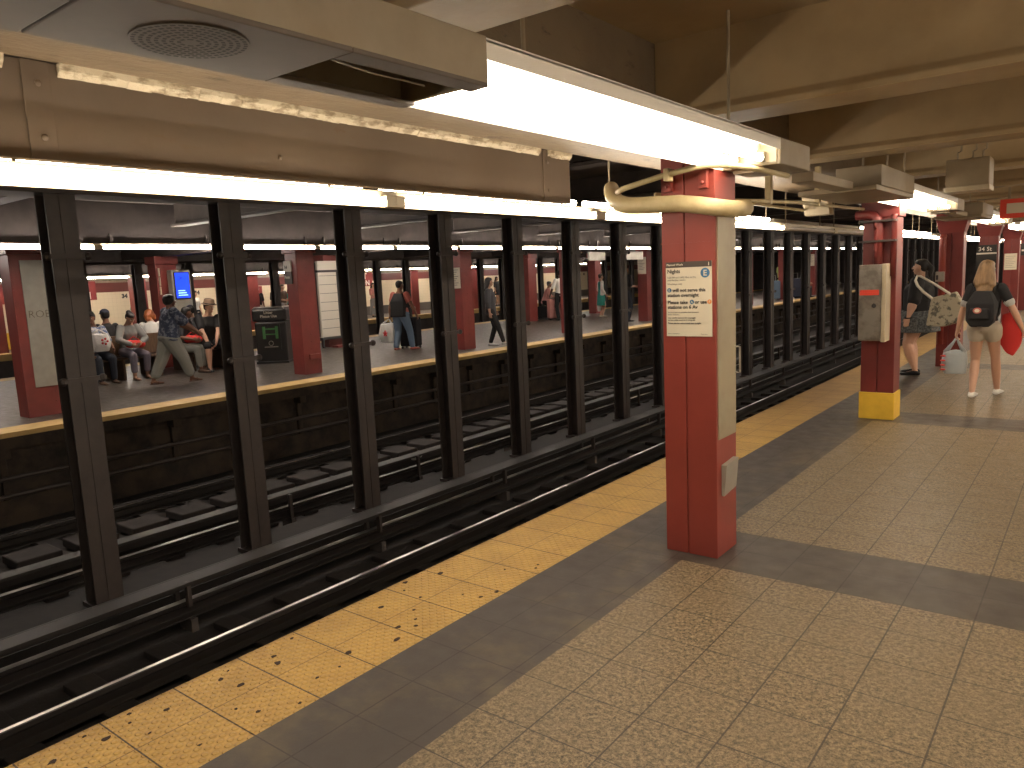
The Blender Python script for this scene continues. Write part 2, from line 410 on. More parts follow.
# far platform
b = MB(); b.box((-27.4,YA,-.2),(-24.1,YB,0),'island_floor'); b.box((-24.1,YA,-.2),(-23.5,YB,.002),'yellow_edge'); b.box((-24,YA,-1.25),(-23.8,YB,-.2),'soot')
struct(b.build('far_platform'))
w = MB().box((-27.6,YA,-.2),(-27.4,YB,3.2),'tilewall'); wl = struct(w.build('wall_left', org=(0,0,0)))
bs = []
for i in range(18):
    y = 8.1+i*3.05
    bs.append(text_mb('34', .22, 'ink', (-27.392, y, 1.52), (0,1,0), (0,0,1), bold=.012))
merge(*bs).build('tile_numerals', parent=wl)['label'] = 'small black numerals 34 set in the cream tile'
# ------- ceilings
SL = 2.92; BB = 2.475
b = MB(); b.box((.3,YA,SL),(7.4,YB,SL+.2),'ceil')
struct(b.build('ceiling'))
# edge beam above the platform rim, its flaking ledge
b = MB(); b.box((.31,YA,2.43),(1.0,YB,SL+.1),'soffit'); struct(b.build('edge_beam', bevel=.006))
b = MB(); b.box((.95,YA,2.40),(1.0,YB,2.43),'beam')
# cross beams: steel with a bottom flange
i = 0
y = 4.0-2.286*3
while y < YB-3:
    prof = [(y,BB),(y+.32,BB),(y+.32,BB+.035),(y+.21,BB+.07),(y+.21,SL+.02),(y+.03,SL+.02),(y+.03,BB+.07),(y,BB+.035)]
    o = struct(MB().prism(prof, 1.0, 7.3, 'x', 'beam').build('ceiling_beam', bevel=.006))
    y += 2.286
# sooty ceiling over the first two tracks with cross beams
struct(MB().box((-7.9,YA,2.95),(.3,YB,3.15),'tunnel').build('tunnel_ceiling'))
y = 1.3+.11-1.524*3; 
while y < 50:
    b = MB(); b.prism([(y-.1,2.62),(y+.1,2.62),(y+.1,2.65),(y+.02,2.67),(y+.02,2.97),(y-.02,2.97),(y-.02,2.67),(y-.1,2.65)], -7.8, .3, 'x', 'soot')
    struct(b.build('tunnel_beam')); y += 3.048
rnd = random.Random(5)
b = MB()
for i in range(46):
    y = rnd.uniform(1, 22); x = rnd.uniform(-7, -1); s = rnd.uniform(.04,.14)
    b.box((x,y,2.938),(x+s*rnd.uniform(1,3),y+s*rnd.uniform(.3,1),2.951),'flakes')
struct(b.build('peeling_paint'))
struct(MB().box((-3.98,YA,2.5),(-3.62,YB,2.96),'soot').build('track_girder'))
# island ceiling with fascias
b = MB(); b.box((-15.2,YA,2.75),(-8.1,YB,2.9),'tunnel'); struct(b.build('island_ceiling'))
struct(MB().box((-8.1,YA,2.40),(-7.98,YB,3.1),'soot').build('island_fascia')); struct(MB().box((-15.3,YA,2.42),(-15.18,YB,3.1),'soot').build('island_fascia'))
y = 4.15-4.572
while y < 50:
    struct(MB().box((-15.2,y-.12,2.45),(-8.1,y+.12,2.76),'soot').build('island_beam')); y += 4.572
struct(MB().box((-24,YA,2.95),(-15.3,YB,3.1),'tunnel').build('tunnel_ceiling'))
struct(MB().box((-27.4,YA,2.6),(-23.9,YB,2.8),'beam').build('far_ceiling'))
struct(MB().box((-23.9,YA,2.33),(-23.78,YB,3.0),'soot').build('far_fascia'))
struct(MB().box((-19.1,YA,2.5),(-18.75,YB,2.96),'soot').build('track_girder'))

# ================================================================== fascia board over the near rim
t = thing('fascia_board', 'long tan painted fascia board above the near row of tubes, ending before the red column', 'fascia board', (.28,1,2.12))
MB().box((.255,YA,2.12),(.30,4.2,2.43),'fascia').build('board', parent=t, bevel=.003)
for (y0,y1) in ((-1.0,1.0),(1.16,3.86),(3.95,4.2)):
    bb = MB(); n = 60; rr = random.Random(3)
    for k in range(n):           # chipped, uneven ledge of white paint
        ya = y0+(y1-y0)*k/n; yb = y0+(y1-y0)*(k+1)/n; q = .004*rr.random()
        bb.prism([(.30,2.388+q),(.322-q,2.408+q),(.327,2.431),(.30,2.431)], ya, yb, 'y', 'flake')
    bb.build('flaking_ledge', parent=t)['label'] = 'flaking white paint along the top of the board'
for yy in (1.05,3.9):
    bb = MB().box((.30,yy,2.12),(.306,yy+.085,2.43),'fascia')
    spl = bb.build('splice_plate', parent=t, bevel=.002)
    for zz in (2.19,2.36): MB().ball((.309,yy+.045,zz),(.006,.011,.011),'fascia').build('bolt', parent=spl)
MB().ball((.303,2.0,2.21),(.006,.01,.01),'fascia').build('bolt', parent=t)

# ================================================================== fluorescent fixtures
def strip_fixture(x, y0, L, z, tube, label, group, side=1, zz2=None, lit=True, far=False):
    """bare tube on a narrow channel; side=+1 the tube faces +x"""
    t = thing('fluorescent_fixture', label, 'light fixture', (x,y0,z), group)
    MB().box((x-side*.05,y0,z-.02),(x-side*.025,y0+L,z+.055),'housing').build('channel', parent=t)
    MB().tube([(x,y0+.06,z),(x,y0+L-.06,z)], .019, 10, 'tube_off' if not lit else ('tube_island' if far else 'tube')).build('tube', parent=t, smooth=True)
    for ya, yb in ((y0,y0+.06),(y0+L-.06,y0+L)):
        MB().box((x-side*.03,ya,z-.024),(x+side*.022,yb,z+.03),'housing').build('lamp_holder', parent=t, bevel=.003)
    if zz2:
        MB().tube([(x-.15,y0+.06,zz2),(x-.15,y0+L-.06,zz2)], .019, 10, 'tube' if lit else 'tube_off').build('tube', parent=t, smooth=True)
        MB().box((x-.13,y0,z+.035),(x-.06,y0+L,z+.045),'housing').build('reflector', parent=t)
        for ya in (y0+.3, y0+L-.3): MB().tube([(x-.09,ya,z+.05),(x-.09,ya,2.45)], .007, 6, 'duct').build('hanger', parent=t)
    else:
        for ya in (y0+.2, y0+L-.2): MB().box((x-side*.06,ya,z),(x-side*.12,ya+.04,z+.2),'soot').build('bracket', parent=t)
    return t
P6 = 1.86
pos_words = {-1:'furthest left in the near row of tubes above the platform rim, cut by the frame',0:'second from left in the near row, under the long tan fascia board',1:'third from left in the near row, where the tan fascia board ends',
             2:'just left of the big red column and passing behind it',3:'just right of the big red column, in the near row'}
j = 0
for i in range(-2, 30):
    y0 = 2.565+i*P6-P6 if True else 0
    if y0 > 55: break
    lit = not (3 <= i-1 <= 4) and not (i-1 in (8,9,14))
    k = i-1
    if k in (-3,-2,-1,0,1,2,):
        lb = {-3:'glowing tube fixture over the platform rim, beyond the left frame edge',-2:'glowing tube fixture at the far left of the near row, cut by the frame',-1:'long glowing tube fixture under the tan fascia board, ending left of the picture middle',
              0:'glowing tube fixture second from the left under the end of the tan fascia board',1:'short-looking glowing double tube fixture just left of the big red column',2:'glowing double tube fixture just right of the big red column'}[k]
        strip_fixture(.37, y0, P6, 2.045, 1, lb, None, 1, 2.14, True)
    else:
        strip_fixture(.37, y0, P6, 2.045, 1, 'distant tube fixture in the row over the near platform rim, beyond the phone box column', 'distant near rim light fixtures', 1, 2.14, lit)
# island rim row: 6 ft tubes
for i in range(-2, 26):
    y0 = 4.86+i*1.85
    if i < 0: lb, g = ('glowing tube over the island platform rim, at the left frame edge' if i == -1 else 'glowing tube over the island platform rim, outside the left frame edge'), None
    elif i < 8: lb, g = '%s glowing tube right of the leftmost black column, over the island platform rim' % ORD[i], None
    else: lb, g = 'distant small glowing tube over the island platform rim, right of the picture middle', 'distant island rim light fixtures'
    strip_fixture(-7.88, y0, 1.85, 2.32, 1, lb, g, 1, None, i not in (19,), True)
for i in range(0, 20):
    y0 = 7.3+i*1.85
    if i < 10: lb, g = '%s tube from the left in the lower far row above the cream tile wall' % ORD[i], None
    else: lb, g = 'tiny distant tube in the far row above the cream tile wall', 'distant far rim light fixtures'
    strip_fixture(-23.68, y0, 1.85, 2.25, 1, lb, g, 1, None, True, True)

# fixture troughs over the middle of the near platform
TX0, TX1 = 1.36, 1.68
def trough(y0, L, label, group=None):
    t = thing('light_trough', label, 'light fixture', (1.52,y0,2.195), group)
    z = 2.195
    # open channel: roof, two thin sides
    MB().box((TX0,y0,2.315),(TX1,y0+L,2.325),'reflector').box((TX0,y0,z),(TX0+.008,y0+L,2.315),'reflector').box((TX1-.008,y0,2.268),(TX1,y0+L,2.32),'reflector').build('reflector', parent=t)
    MB().box((1.47,y0,2.27),(1.57,y0+L,2.314),'reflector').build('ballast_channel', parent=t, bevel=.004)
    for x in (1.45,1.59):
        MB().tube([(x,y0+.05,2.232),(x,y0+L-.05,2.232)], .019, 10, 'tube_trough').build('tube', parent=t, smooth=True)
        MB().box((x-.018,y0+L-.05,2.21),(x+.018,y0+L-.02,2.262),'steel').build('lamp_holder', parent=t, bevel=.003)
    b = MB().box((TX0,y0+L,z),(TX1,y0+L+.5,2.33),'duct'); b.build('end_box', parent=t, bevel=.006)
    MB().box((TX0+.02,y0+L-.008,z+.012),(TX1-.02,y0+L-.001,2.315),'housing').build('end_plate', parent=t)
    MB().box((TX0+.04,y0+L+.06,z-.02),(TX0+.2,y0+L+.3,z),'duct').build('bracket', parent=t)
    for yy in (y0+.4, y0+L-.3): MB().tube([(1.52,yy,2.32),(1.52,yy,SL)], .008, 6, 'duct').build('hanger', parent=t)
    return t
trough(1.69, 2.41, 'large glowing open-bottom light fixture hanging above the platform, nearest and brightest')
trough(7.6, 2.5, 'glowing ceiling fixture hanging above the platform beyond the phone box column')
trough(13.5, 2.44, 'third glowing ceiling fixture away, beside the hanging red sign')
for k, y in enumerate((19.4,25.3,31.2,37.1,43.0)):
    trough(y, 2.44, 'small distant glowing ceiling fixture at the right frame edge', 'distant platform ceiling fixtures')
def centre_fixture(x, y0, z, lb, g, tm='tube_island'):
    t = thing('fluorescent_fixture', lb, 'light fixture', (x,y0,z), g)
    MB().box((x-.1,y0,z+.03),(x+.1,y0+2.4,z+.09),'housing').build('channel', parent=t)
    for dx in (-.06,.06): MB().tube([(x+dx,y0+.05,z),(x+dx,y0+2.35,z)], .019, 8, tm).build('tube', parent=t, smooth=True)
    for ya in (y0,y0+2.35): MB().box((x-.09,ya,z-.02),(x+.09,ya+.04,z+.03),'housing').build('lamp_holder', parent=t)
    for ya in (y0+.4,y0+2): MB().tube([(x,ya,z+.09),(x,ya,2.62 if x < -20 else (2.77 if x < 0 else SL))], .008, 6, 'soot').build('hanger', parent=t)
for k in range(10): centre_fixture(-11.3, 2.0+k*4.572, 2.64, 'added fill light with double tubes under the ceiling in the middle of the island platform', 'added island middle fill lights')  # row added to brighten the island, kept hidden behind its fascia
for k in range(9): centre_fixture(-25.6, 6.5+k*4.572, 2.45, 'added fill light with double tubes under the ceiling of the far platform', 'added far platform fill lights')  # added row that lifts the light on the far platform and wall
for k in range(12): centre_fixture(5.1, -2.6+k*4.572, 2.42, 'double tube fixture under the ceiling along the right side of the near platform', 'right side platform fixtures', 'tube_side')
# housing with loudspeaker grille in front of the first fixture
t = thing('speaker_housing', 'long beige ceiling housing with round perforated speaker grille, top left of the picture', 'speaker housing', (1.52,.2,2.195))
b = MB(); b.box((TX0-.01,-1.2,2.2),(TX0+.005,1.69,2.325),'duct').box((TX1-.005,-1.2,2.2),(TX1+.01,1.69,2.325),'duct').box((TX0,-1.2,2.31),(TX1,1.69,2.33),'duct').box((TX0,1.675,2.2),(TX1,1.69,2.33),'duct')
b.build('housing_shell', parent=t, bevel=.003)
b = MB(); b.box((TX0-.01,-1.2,2.19),(TX1+.01,.655,2.203),'speaker_panel'); b.build('bottom_panel', parent=t, bevel=.003)
b = MB(); b.box((TX0-.01,.66,2.19),(TX1+.01,1.21,2.203),'speaker_panel'); b.build('bottom_panel', parent=t, bevel=.003)
b = MB(); b.box((TX0-.01,1.21,2.19),(TX0+.045,1.69,2.203),'speaker_panel').box((TX1-.06,1.21,2.19),(TX1+.01,1.69,2.203),'speaker_panel'); b.build('bottom_rim', parent=t, bevel=.003)
MB().box((TX0+.045,1.215,2.29),(TX1-.06,1.68,2.3),'duct_dark').build('open_slot', parent=t)['label'] = 'dark open slot in the housing'
MB().tube([(1.6,1.22,2.196),(1.595,1.35,2.188),(1.585,1.48,2.192),(1.57,1.56,2.196)], .003, 5, 'steel').build('loose_wire', parent=t)
b = MB(); cx, cy = 1.52, .917
n = 40; b.add([(cx+.118*math.cos(2*PI*k/n), cy+.118*math.sin(2*PI*k/n), 2.1885) for k in range(n)]+[(cx+.118*math.cos(2*PI*k/n), cy+.118*math.sin(2*PI*k/n), 2.191) for k in range(n)],
      [tuple(range(n-1,-1,-1))]+[(k,(k+1)%n,n+(k+1)%n,n+k) for k in range(n)], 'speaker_panel')
for r in range(1,8):
    rr = .0145*r+.004; nn = 6*r+2
    for k in range(nn):
        a0 = 2*PI*k/nn; a1 = a0+2*PI/nn*.68
        b.add([(cx+(rr)*math.cos(a0), cy+(rr)*math.sin(a0), 2.1875),(cx+(rr)*math.cos(a1), cy+rr*math.sin(a1), 2.1875),(cx+(rr+.008)*math.cos(a1), cy+(rr+.008)*math.sin(a1), 2.1875),(cx+(rr+.008)*math.cos(a0), cy+(rr+.008)*math.sin(a0), 2.1875)], [(3,2,1,0)], 'duct_dark')
b.build('speaker_grille', parent=t)['label'] = 'round perforated speaker grille with rings of slots'
# housings between the fixtures further on
for k, (y0, y1, lb) in enumerate(((6.36,7.6,'grey boxy ceiling housing in front of the second glowing fixture'),(12.3,13.5,'small dark ceiling housing in front of the third glowing fixture'))):
    t = thing('ceiling_housing', lb, 'ceiling housing', (1.52,y0,2.23))
    MB().box((TX0-.01,y0,2.23),(TX1,y1,2.385),'duct').build('housing_box', parent=t, bevel=.006)
    MB().box((TX0-.25,y0-.15,2.19),(TX1,y1,2.228),'duct').build('tray', parent=t, bevel=.004)
    MB().box((TX0+.02,y0-1.15,2.2),(TX0+.16,y0-.16,2.26),'duct').build('conduit_box', parent=t, bevel=.004)
    for yy in (y0+.2,y1-.2): MB().tube([(1.5,yy,2.38),(1.5,yy,SL)], .008, 6, 'duct').build('hanger', parent=t)
# hanging loudspeaker box
t = thing('loudspeaker_box', 'brown box hanging by hooks below the ceiling beam, above the two people', 'loudspeaker', (2.02,8.1,2.26))
MB().box((1.86,8.0,2.285),(2.20,8.3,2.53),'duct').build('case', parent=t, bevel=.008)
MB().box((1.85,7.985,2.245),(2.205,8.31,2.29),'housing').build('bottom_lip', parent=t, bevel=.006)
for x in (1.93,2.05,2.13): MB().tube([(x,8.15,2.53),(x,8.15,2.6),(x+.02,8.2,2.62),(x+.02,8.2,2.92)], .009, 6, 'duct').build('hook', parent=t)
# hanging red sign
t = thing('hanging_sign', 'red hanging sign with a pale blurred lettered panel, at the right frame edge', 'sign', (2.1,13.0,2.17))
MB().box((1.81,13.0,2.17),(2.5,13.06,2.435),'label_red').build('sign_panel', parent=t, bevel=.004)
MB().box((1.89,12.992,2.235),(2.3,13.0,2.375),'paper').build('pale_field', parent=t)
MB().box((1.9,13.01,2.435),(1.93,13.05,2.6),'duct').box((2.38,13.01,2.435),(2.41,13.05,2.6),'duct').build('bracket', parent=t)

# ================================================================== red platform columns (near)
CY = [4.0+4.572*k for k in range(12)]
def near_column(k):
    y = CY[k]; x0, x1, y0, y1 = 1.04, 1.36, y, y+.29
    lb = ['big red steel column nearest the camera, with a service notice on its face','red steel column with a grey phone box and a yellow painted base','red steel column behind the person in black, with a red pipe on its side',
          'red steel column with a small black station sign, behind the blonde person','red steel column with a white notice, at the right frame edge'] 
    t = thing('platform_column', lb[k] if k < 5 else 'distant red steel column at the right frame edge', 'column', (1.2,y+.145,0), None if k < 5 else 'distant near platform columns')
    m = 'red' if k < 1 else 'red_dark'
    zb = .0
    if k == 1:
        MB().box((x0-.012,y0-.012,0),(x1+.012,y1+.012,.285),'col_yellow').build('painted_base', parent=t, bevel=.006)['label'] = 'bright yellow painted base'
    b = MB(); mid = (x0+x1)/2-.02 if k == 0 else (x0+x1)/2
    b.box((x0,y0,0),(mid-.004,y1,2.42),m).box((mid+.004,y0,0),(x1,y1,2.42),m).box((mid-.006,y0+.012,0),(mid+.006,y1-.012,2.42),m)
    b.build('shaft', parent=t, bevel=.004)
    MB().box((x0-.005,y0-.004,1.815),(x1+.004,y0+.01,1.82),m).build('plate_seam', parent=t)
    # bearing head
    if k == 0:
        bb = MB().box((x0,y0-.01,2.3),(x1-.02,y1+.01,2.42),'red_dark')
    elif k == 1:
        bb = MB().box((x0-.02,y0-.01,2.1),(x1+.02,y1+.01,2.43),m)
    else:
        bb = MB().hull([(x0,y0,2.02),(x1,y0,2.02),(x0,y1,2.02),(x1,y1,2.02),(x0-.05,y0-.03,2.2),(x1+.05,y0-.03,2.2),(x0-.05,y1+.03,2.2),(x1+.05,y1+.03,2.2)], m).box((x0-.05,y0-.03,2.2),(x1+.05,y1+.03,2.43),m)
    bb.build('column_head', parent=t, bevel=.006)
    return t
cols = [near_column(k) for k in range(12)]
c0 = cols[0]
# fittings of the first column
_b = MB().box((1.36,4.018,.7),(1.368,4.272,2.0),'cream_panel'); sp_ = _b.build('side_panel', parent=c0, bevel=.002); sp_['label'] = 'cream painted side panel'
MB().tube([(1.368,4.262,1.06),(1.395,4.262,1.06),(1.395,4.262,1.21),(1.368,4.262,1.21)], .006, 6, 'steel').build('panel_handle', parent=sp_)
bb = MB(); bb.hull([(1.362,4.06,.36),(1.38,4.06,.36),(1.362,4.24,.38),(1.38,4.24,.38),(1.362,4.06,.545),(1.395,4.06,.545),(1.362,4.24,.56),(1.395,4.24,.56)], 'grey_panel')
bb.build('outlet_cover', parent=c0, bevel=.003)['label'] = 'small grey metal cover plate'
for sx in (1.07,1.28,): 
    MB().box((sx,3.965,2.1),(sx+.05,3.995,2.2),'red').ball((sx+.025,3.962,2.13),.011,'red').build('pipe_bracket', parent=c0, bevel=.003)
# service notice
t = thing('service_notice', 'white paper service notice with a blue letter E circle, on the big red column', 'notice', (1.2,3.995,1.29))
PX0, PX1, PZ0, PZ1 = 1.066, 1.342, 1.292, 1.712
yF = 3.994
MB().box((PX0,yF,PZ0),(PX1,yF+.003,PZ1),'paper').build('paper_sheet', parent=t)
hb_ = MB().box((PX0,yF-.001,PZ1-.032),(PX1,yF+.0,PZ1),'header').build('header_bar', parent=t)
text_mb('Planned Work', .017, 'paper', (PX0+.006,yF-.002,PZ1-.021), (1,0,0),(0,0,1), bold=.0003, depth=.0004).build('header_lettering', parent=hb_)
text_mb('i', .026, 'paper', (PX1-.02,yF-.002,PZ1-.025), (1,0,0),(0,0,1), bold=.001, depth=.0004).build('header_icon', parent=hb_)
def disc(x, z, r, m, y=yF-.001):
    n = 24; return MB().prism([(x+r*math.cos(2*PI*k/n), z+r*math.sin(2*PI*k/n)) for k in range(n)], y, y+.001, 'y', m)
rbt = disc(PX0+.237, PZ1-.066, .027, 'blue').build('route_bullet', parent=t); rbt['label'] = 'large blue route circle'
text_mb('E', .044, 'paper', (PX0+.237,yF-.002,PZ1-.081), (1,0,0),(0,0,1), 'CENTER', .001, .0004).build('bullet_letter', parent=rbt)
lines = [('Nights', .03, 0, .062, 'ink', .0006), ('9:30 PM to 5 AM, Mon to Fri,', .0145, 0, .092, 'ink_soft', 0), ('until further notice', .0145, 0, .106, 'ink_soft', 0), ('Weekdays only', .0145, 0, .128, 'ink_soft', 0),
         ('will not serve this', .0275, .032, .168, 'ink', .0007), ('station overnight', .0275, 0, .196, 'ink', .0007), ('Please take', .0275, 0, .236, 'ink', .0007), ('or use', .0275, .166, .236, 'ink', .0007), ('stations on 6 Av', .0275, 0, .263, 'ink', .0007),
         ('Service runs on another line between', .0125, 0, .287, 'ink_soft', 0), ('these stations.', .0125, 0, .3, 'ink_soft', 0), ('Use nearby stations for overnight', .0125, 0, .319, 'ink_soft', .0003), ('service while work is in progress.', .0125, 0, .332, 'ink_soft', .0003),
         ('Please plan for extra travel time tonight.', .0125, 0, .35, 'ink', .0003), ('Service information', .009, 0, .408, 'ink_soft', 0), ('Thank you', .009, .2, .41, 'ink_soft', 0)]
for s, sz, dx, dz, m, bo in lines:
    text_mb(s, sz, m, (PX0+.009+dx,yF-.0015,PZ1-dz), (1,0,0),(0,0,1), bold=bo, depth=.0004).build('notice_lettering', parent=t)
for x, z, r, m, ch in ((PX0+.02,PZ1-.158,.0125,'blue','E'),(PX0+.157,PZ1-.226,.0125,'blue','A'),(PX0+.262,PZ1-.226,.0125,'orange','F')):
    sbt = disc(x, z, r, m).build('small_bullet', parent=t)
    text_mb(ch, .02, 'paper', (x,yF-.002,z-.007), (1,0,0),(0,0,1), 'CENTER', .0004, .0004).build('bullet_letter', parent=sbt)
# thick lagged pipe crossing in front of the first column
def arc(p0, p1, p2, n=6):
    p0, p1, p2 = V(p0), V(p1), V(p2); return [p0*(1-s)**2+p1*2*s*(1-s)+p2*s*s for s in [k/n for k in range(n+1)]]
tag(MB().tube([(.66,4.10,2.17)]+arc((.74,3.98,2.11),(.82,3.9,2.045),(.93,3.9,2.04),7)+[(1.2,3.9,2.025)]+arc((1.32,3.9,2.005),(1.43,3.91,1.98),(1.45,4.06,1.98),6)+[(1.455,4.2,1.99)], .046, 16, 'pipe').build('lagged_pipe', org=(1.2,3.9,2.04), smooth=True),
    'thick beige pipe with bent ends crossing the front of the big red column', 'pipe')
t = thing('conduit', 'thin beige conduit sloping above the thick beige pipe at the big red column', 'conduit', (1.2,3.82,2.18))
MB().tube([(.86,3.9,2.14),(.84,3.86,2.12),(.9,3.8,2.125),(1.15,3.78,2.165),(1.35,3.78,2.19)]+arc((1.42,3.78,2.19),(1.55,3.8,2.19),(1.62,4.4,2.16),5), .015, 8, 'pipe').build('tube', parent=t, smooth=True)
MB().box((1.18,3.75,2.135),(1.21,3.81,2.2),'pipe').build('clamp', parent=t, bevel=.004)
t = thing('conduit', 'two thin beige conduits running from the big red column to the phone box column', 'conduit', (.9,6,2.2))
MB().tube([(1.25,4.4,2.06),(1.2,5.2,2.10),(1.15,6.2,2.14),(1.1,8.3,2.18)], .014, 8, 'pipe').build('tube', parent=t, smooth=True)
MB().tube([(.7,4.6,2.16),(.62,6,2.2),(.6,8.4,2.2)], .014, 8, 'pipe').build('tube', parent=t, smooth=True)
for p in ((1.19,5.3,2.105),(1.14,6.6,2.15)): MB().box((p[0]-.02,p[1],p[2]-.02),(p[0]+.02,p[1]+.05,p[2]+.3),'pipe').build('clamp', parent=t, bevel=.003)
# sloped light wedge seen left of column two
tag(MB().hull([(.62,8.0,2.14),(.86,8.0,2.14),(.58,8.0,2.36),(.83,8.0,2.36),(.62,8.15,2.14),(.86,8.15,2.14),(.58,8.15,2.36),(.83,8.15,2.36)],'housing').build('junction_box', org=(.75,8.05,2.14), bevel=.005),
    'small tilted cream junction box under the ceiling, left of the phone box column', 'junction box')
# fittings of the second column
t = thing('phone_box', 'grey metal phone box with a red label strip, mounted on the second red column', 'phone box', (1.18,8.4,.84))
MB().box((1.055,8.36,.85),(1.275,8.572,1.625),'worn_steel').build('case', parent=t, bevel=.008)
MB().box((1.275,8.345,.84),(1.315,8.572,1.63),'housing').build('side_frame', parent=t, bevel=.006)
dr = MB().box((1.06,8.352,.87),(1.27,8.36,1.6),'worn_steel').build('door', parent=t, bevel=.003)
MB().box((1.07,8.346,1.318),(1.25,8.353,1.372),'label_red').build('label_strip', parent=dr)
MB().ball((1.205,8.35,1.21),(.022,.008,.022),'ink').box((1.2,8.34,1.19),(1.21,8.35,1.235),'ink').build('lock', parent=dr)
for k, (pts, r) in enumerate((([(1.2,8.51,1.62),(1.2,8.51,1.98)]+arc((1.2,8.51,1.98),(1.2,8.51,2.12),(1.1,8.51,2.13),5)+[(.98,8.51,2.13)], .045), ([(1.34,8.53,.3+1.2),(1.34,8.53,2.1)]+[(1.34,8.53,2.12)], .03))):
    tag(MB().tube(pts, r, 12, 'red_dark').build('riser_pipe', org=pts[0], smooth=True), ['thick red painted pipe bending above the grey phone box','thinner red painted pipe at the right edge of the phone box column'][k], 'pipe')
for z in (1.85,2.05): MB().box((1.03,8.44,z),(1.37,8.56,z+.02),'black_steel').build('pipe_band', parent=cols[1], bevel=.003)
# third column pipe
pts = [(1.1,CY[2]-.06,.35),(1.1,CY[2]-.06,1.95),(1.1,CY[2]-.06,2.0)]
tag(MB().tube(pts, .045, 12, 'red').ball((1.1,CY[2]-.06,1.97),(.055,.055,.03),'red').build('riser_pipe', org=pts[0], smooth=True), 'red pipe with a collar beside the column behind the person in black', 'pipe')
tag(MB().box((1.02,CY[2]-.13,1.3),(1.14,CY[2]-.02,1.45),'steel').box((1.03,CY[2]-.14,1.33),(1.06,CY[2]-.12,1.4),'ink').build('outlet_box', org=(1.08,CY[2]-.1,1.3), bevel=.006), 'small grey metal outlet box on the pipe behind the tote bag', 'outlet box')
# column four black station sign
t = thing('station_sign', 'small black station sign with white lettering on the column behind the blonde person', 'sign', (1.15,CY[3]-.02,1.4))
MB().box((1.0,CY[3]-.03,1.35),(1.34,CY[3],1.86),'sign_black').build('sign_panel', parent=t, bevel=.003)
MB().box((1.0,CY[3]-.036,1.68),(1.34,CY[3]-.03,1.71),'white').build('rule', parent=t)
text_mb('34 St', .11, 'white', (1.03,CY[3]-.037,1.745), (1,0,0),(0,0,1), bold=.001).build('sign_lettering', parent=t)
t = thing('column_notice', 'white paper notice on the red column at the right frame edge', 'notice', (1.2,CY[4]-.01,1.3))
MB().box((1.06,CY[4]-.006,1.28),(1.32,CY[4]-.002,1.67),'paper').build('paper_sheet', parent=t)
bb = MB()
for q in range(7): bb.box((1.09,CY[4]-.008,1.6-q*.045),(1.29-.03*(q%3),CY[4]-.006,1.607-q*.045),'ink_soft')
bb.build('printed_lines', parent=t)
t = thing('station_sign', 'black and white sign on a far red column at the right frame edge', 'sign', (1.3,CY[5]-.02,1.5))
MB().box((1.05,CY[5]-.04,1.6),(1.75,CY[5]-.01,1.95),'sign_black').build('sign_panel', parent=t)
MB().box((1.07,CY[5]-.045,1.72),(1.7,CY[5]-.04,1.77),'white').build('rule', parent=t)
# red stair enclosure far down the platform
t = thing('stair_enclosure', 'dark red wall of the stair enclosure far down the platform at the right', 'stair enclosure', (2.6,27,0))
MB().box((1.7,27.5,0),(3.2,34,1.35),'red_dark').build('side_wall', parent=t, bevel=.01)
MB().box((1.65,27.45,1.35),(3.25,34.05,1.42),'red').build('coping', parent=t, bevel=.01)
MB().tube([(1.72,27.52,1.42),(1.72,27.52,2.4)], .05, 8, 'red').build('corner_post', parent=t)

# ================================================================== tracks
def rail_prof(x, z):      # head, web, foot
    return [(x-.035,z),(x+.035,z),(x+.036,z-.035),(x+.01,z-.05),(x+.008,z-.12),(x+.07,z-.135),(x+.07,z-.15),(x-.07,z-.15),(x-.07,z-.135),(x-.008,z-.12),(x-.01,z-.05),(x-.036,z-.035)]
RL = [(-.9,'running rail hidden close under the near platform edge'),(-2.36,'shiny running rail nearest the yellow platform edge'),(-5.45,'dull running rail just beyond the row of black columns'),(-6.88,'thin shiny running rail below the island platform edge')]
for x, lb in RL:
    o = MB().prism(list(reversed([(a-x, c+1.05) for a, c in rail_prof(x,-1.05)])), YA, YB, 'y', 'rail').build('running_rail', bevel=.004); o.location = (x,0,-1.05)
    tag(o, lb, 'rail')
for x, s, lb in ((-3.12,-1,'contact rail with grey cover board in front of the row of black columns'),(-4.72,1,'contact rail with dark cover board just behind the row of black columns')):
    t = thing('contact_rail', lb, 'contact rail', (x,0,-.98))
    MB().prism(list(reversed(rail_prof(x,-.98))), YA, YB, 'y', 'rail_third').build('rail', parent=t, bevel=.003)
    if s < 0: MB().box((x-.10,YA,-.83),(x+.10,YB,-.80),'board').box((x-.13,YA,-.93),(x-.10,YB,-.80),'board').build('cover_board', parent=t, bevel=.004)
    else: MB().box((x-.16,YA,-.86),(x+.02,YB,-.83),'board').build('cover_board', parent=t, bevel=.004)
    for k in range(22):
        y = .9+k*2.2
        MB().box((x+.05 if s > 0 else x-.17,y,-1.2),(x+.09 if s > 0 else x-.13,y+.04,-.83),'black_steel').box((x-.1,y,-1.25),(x+.1,y+.06,-1.13),'soot').build('bracket', parent=t)
        if s < 0: MB().box((x+.04,y,-1.02),(x+.09,y+.035,-.8),'black_steel').build('bracket', parent=t)
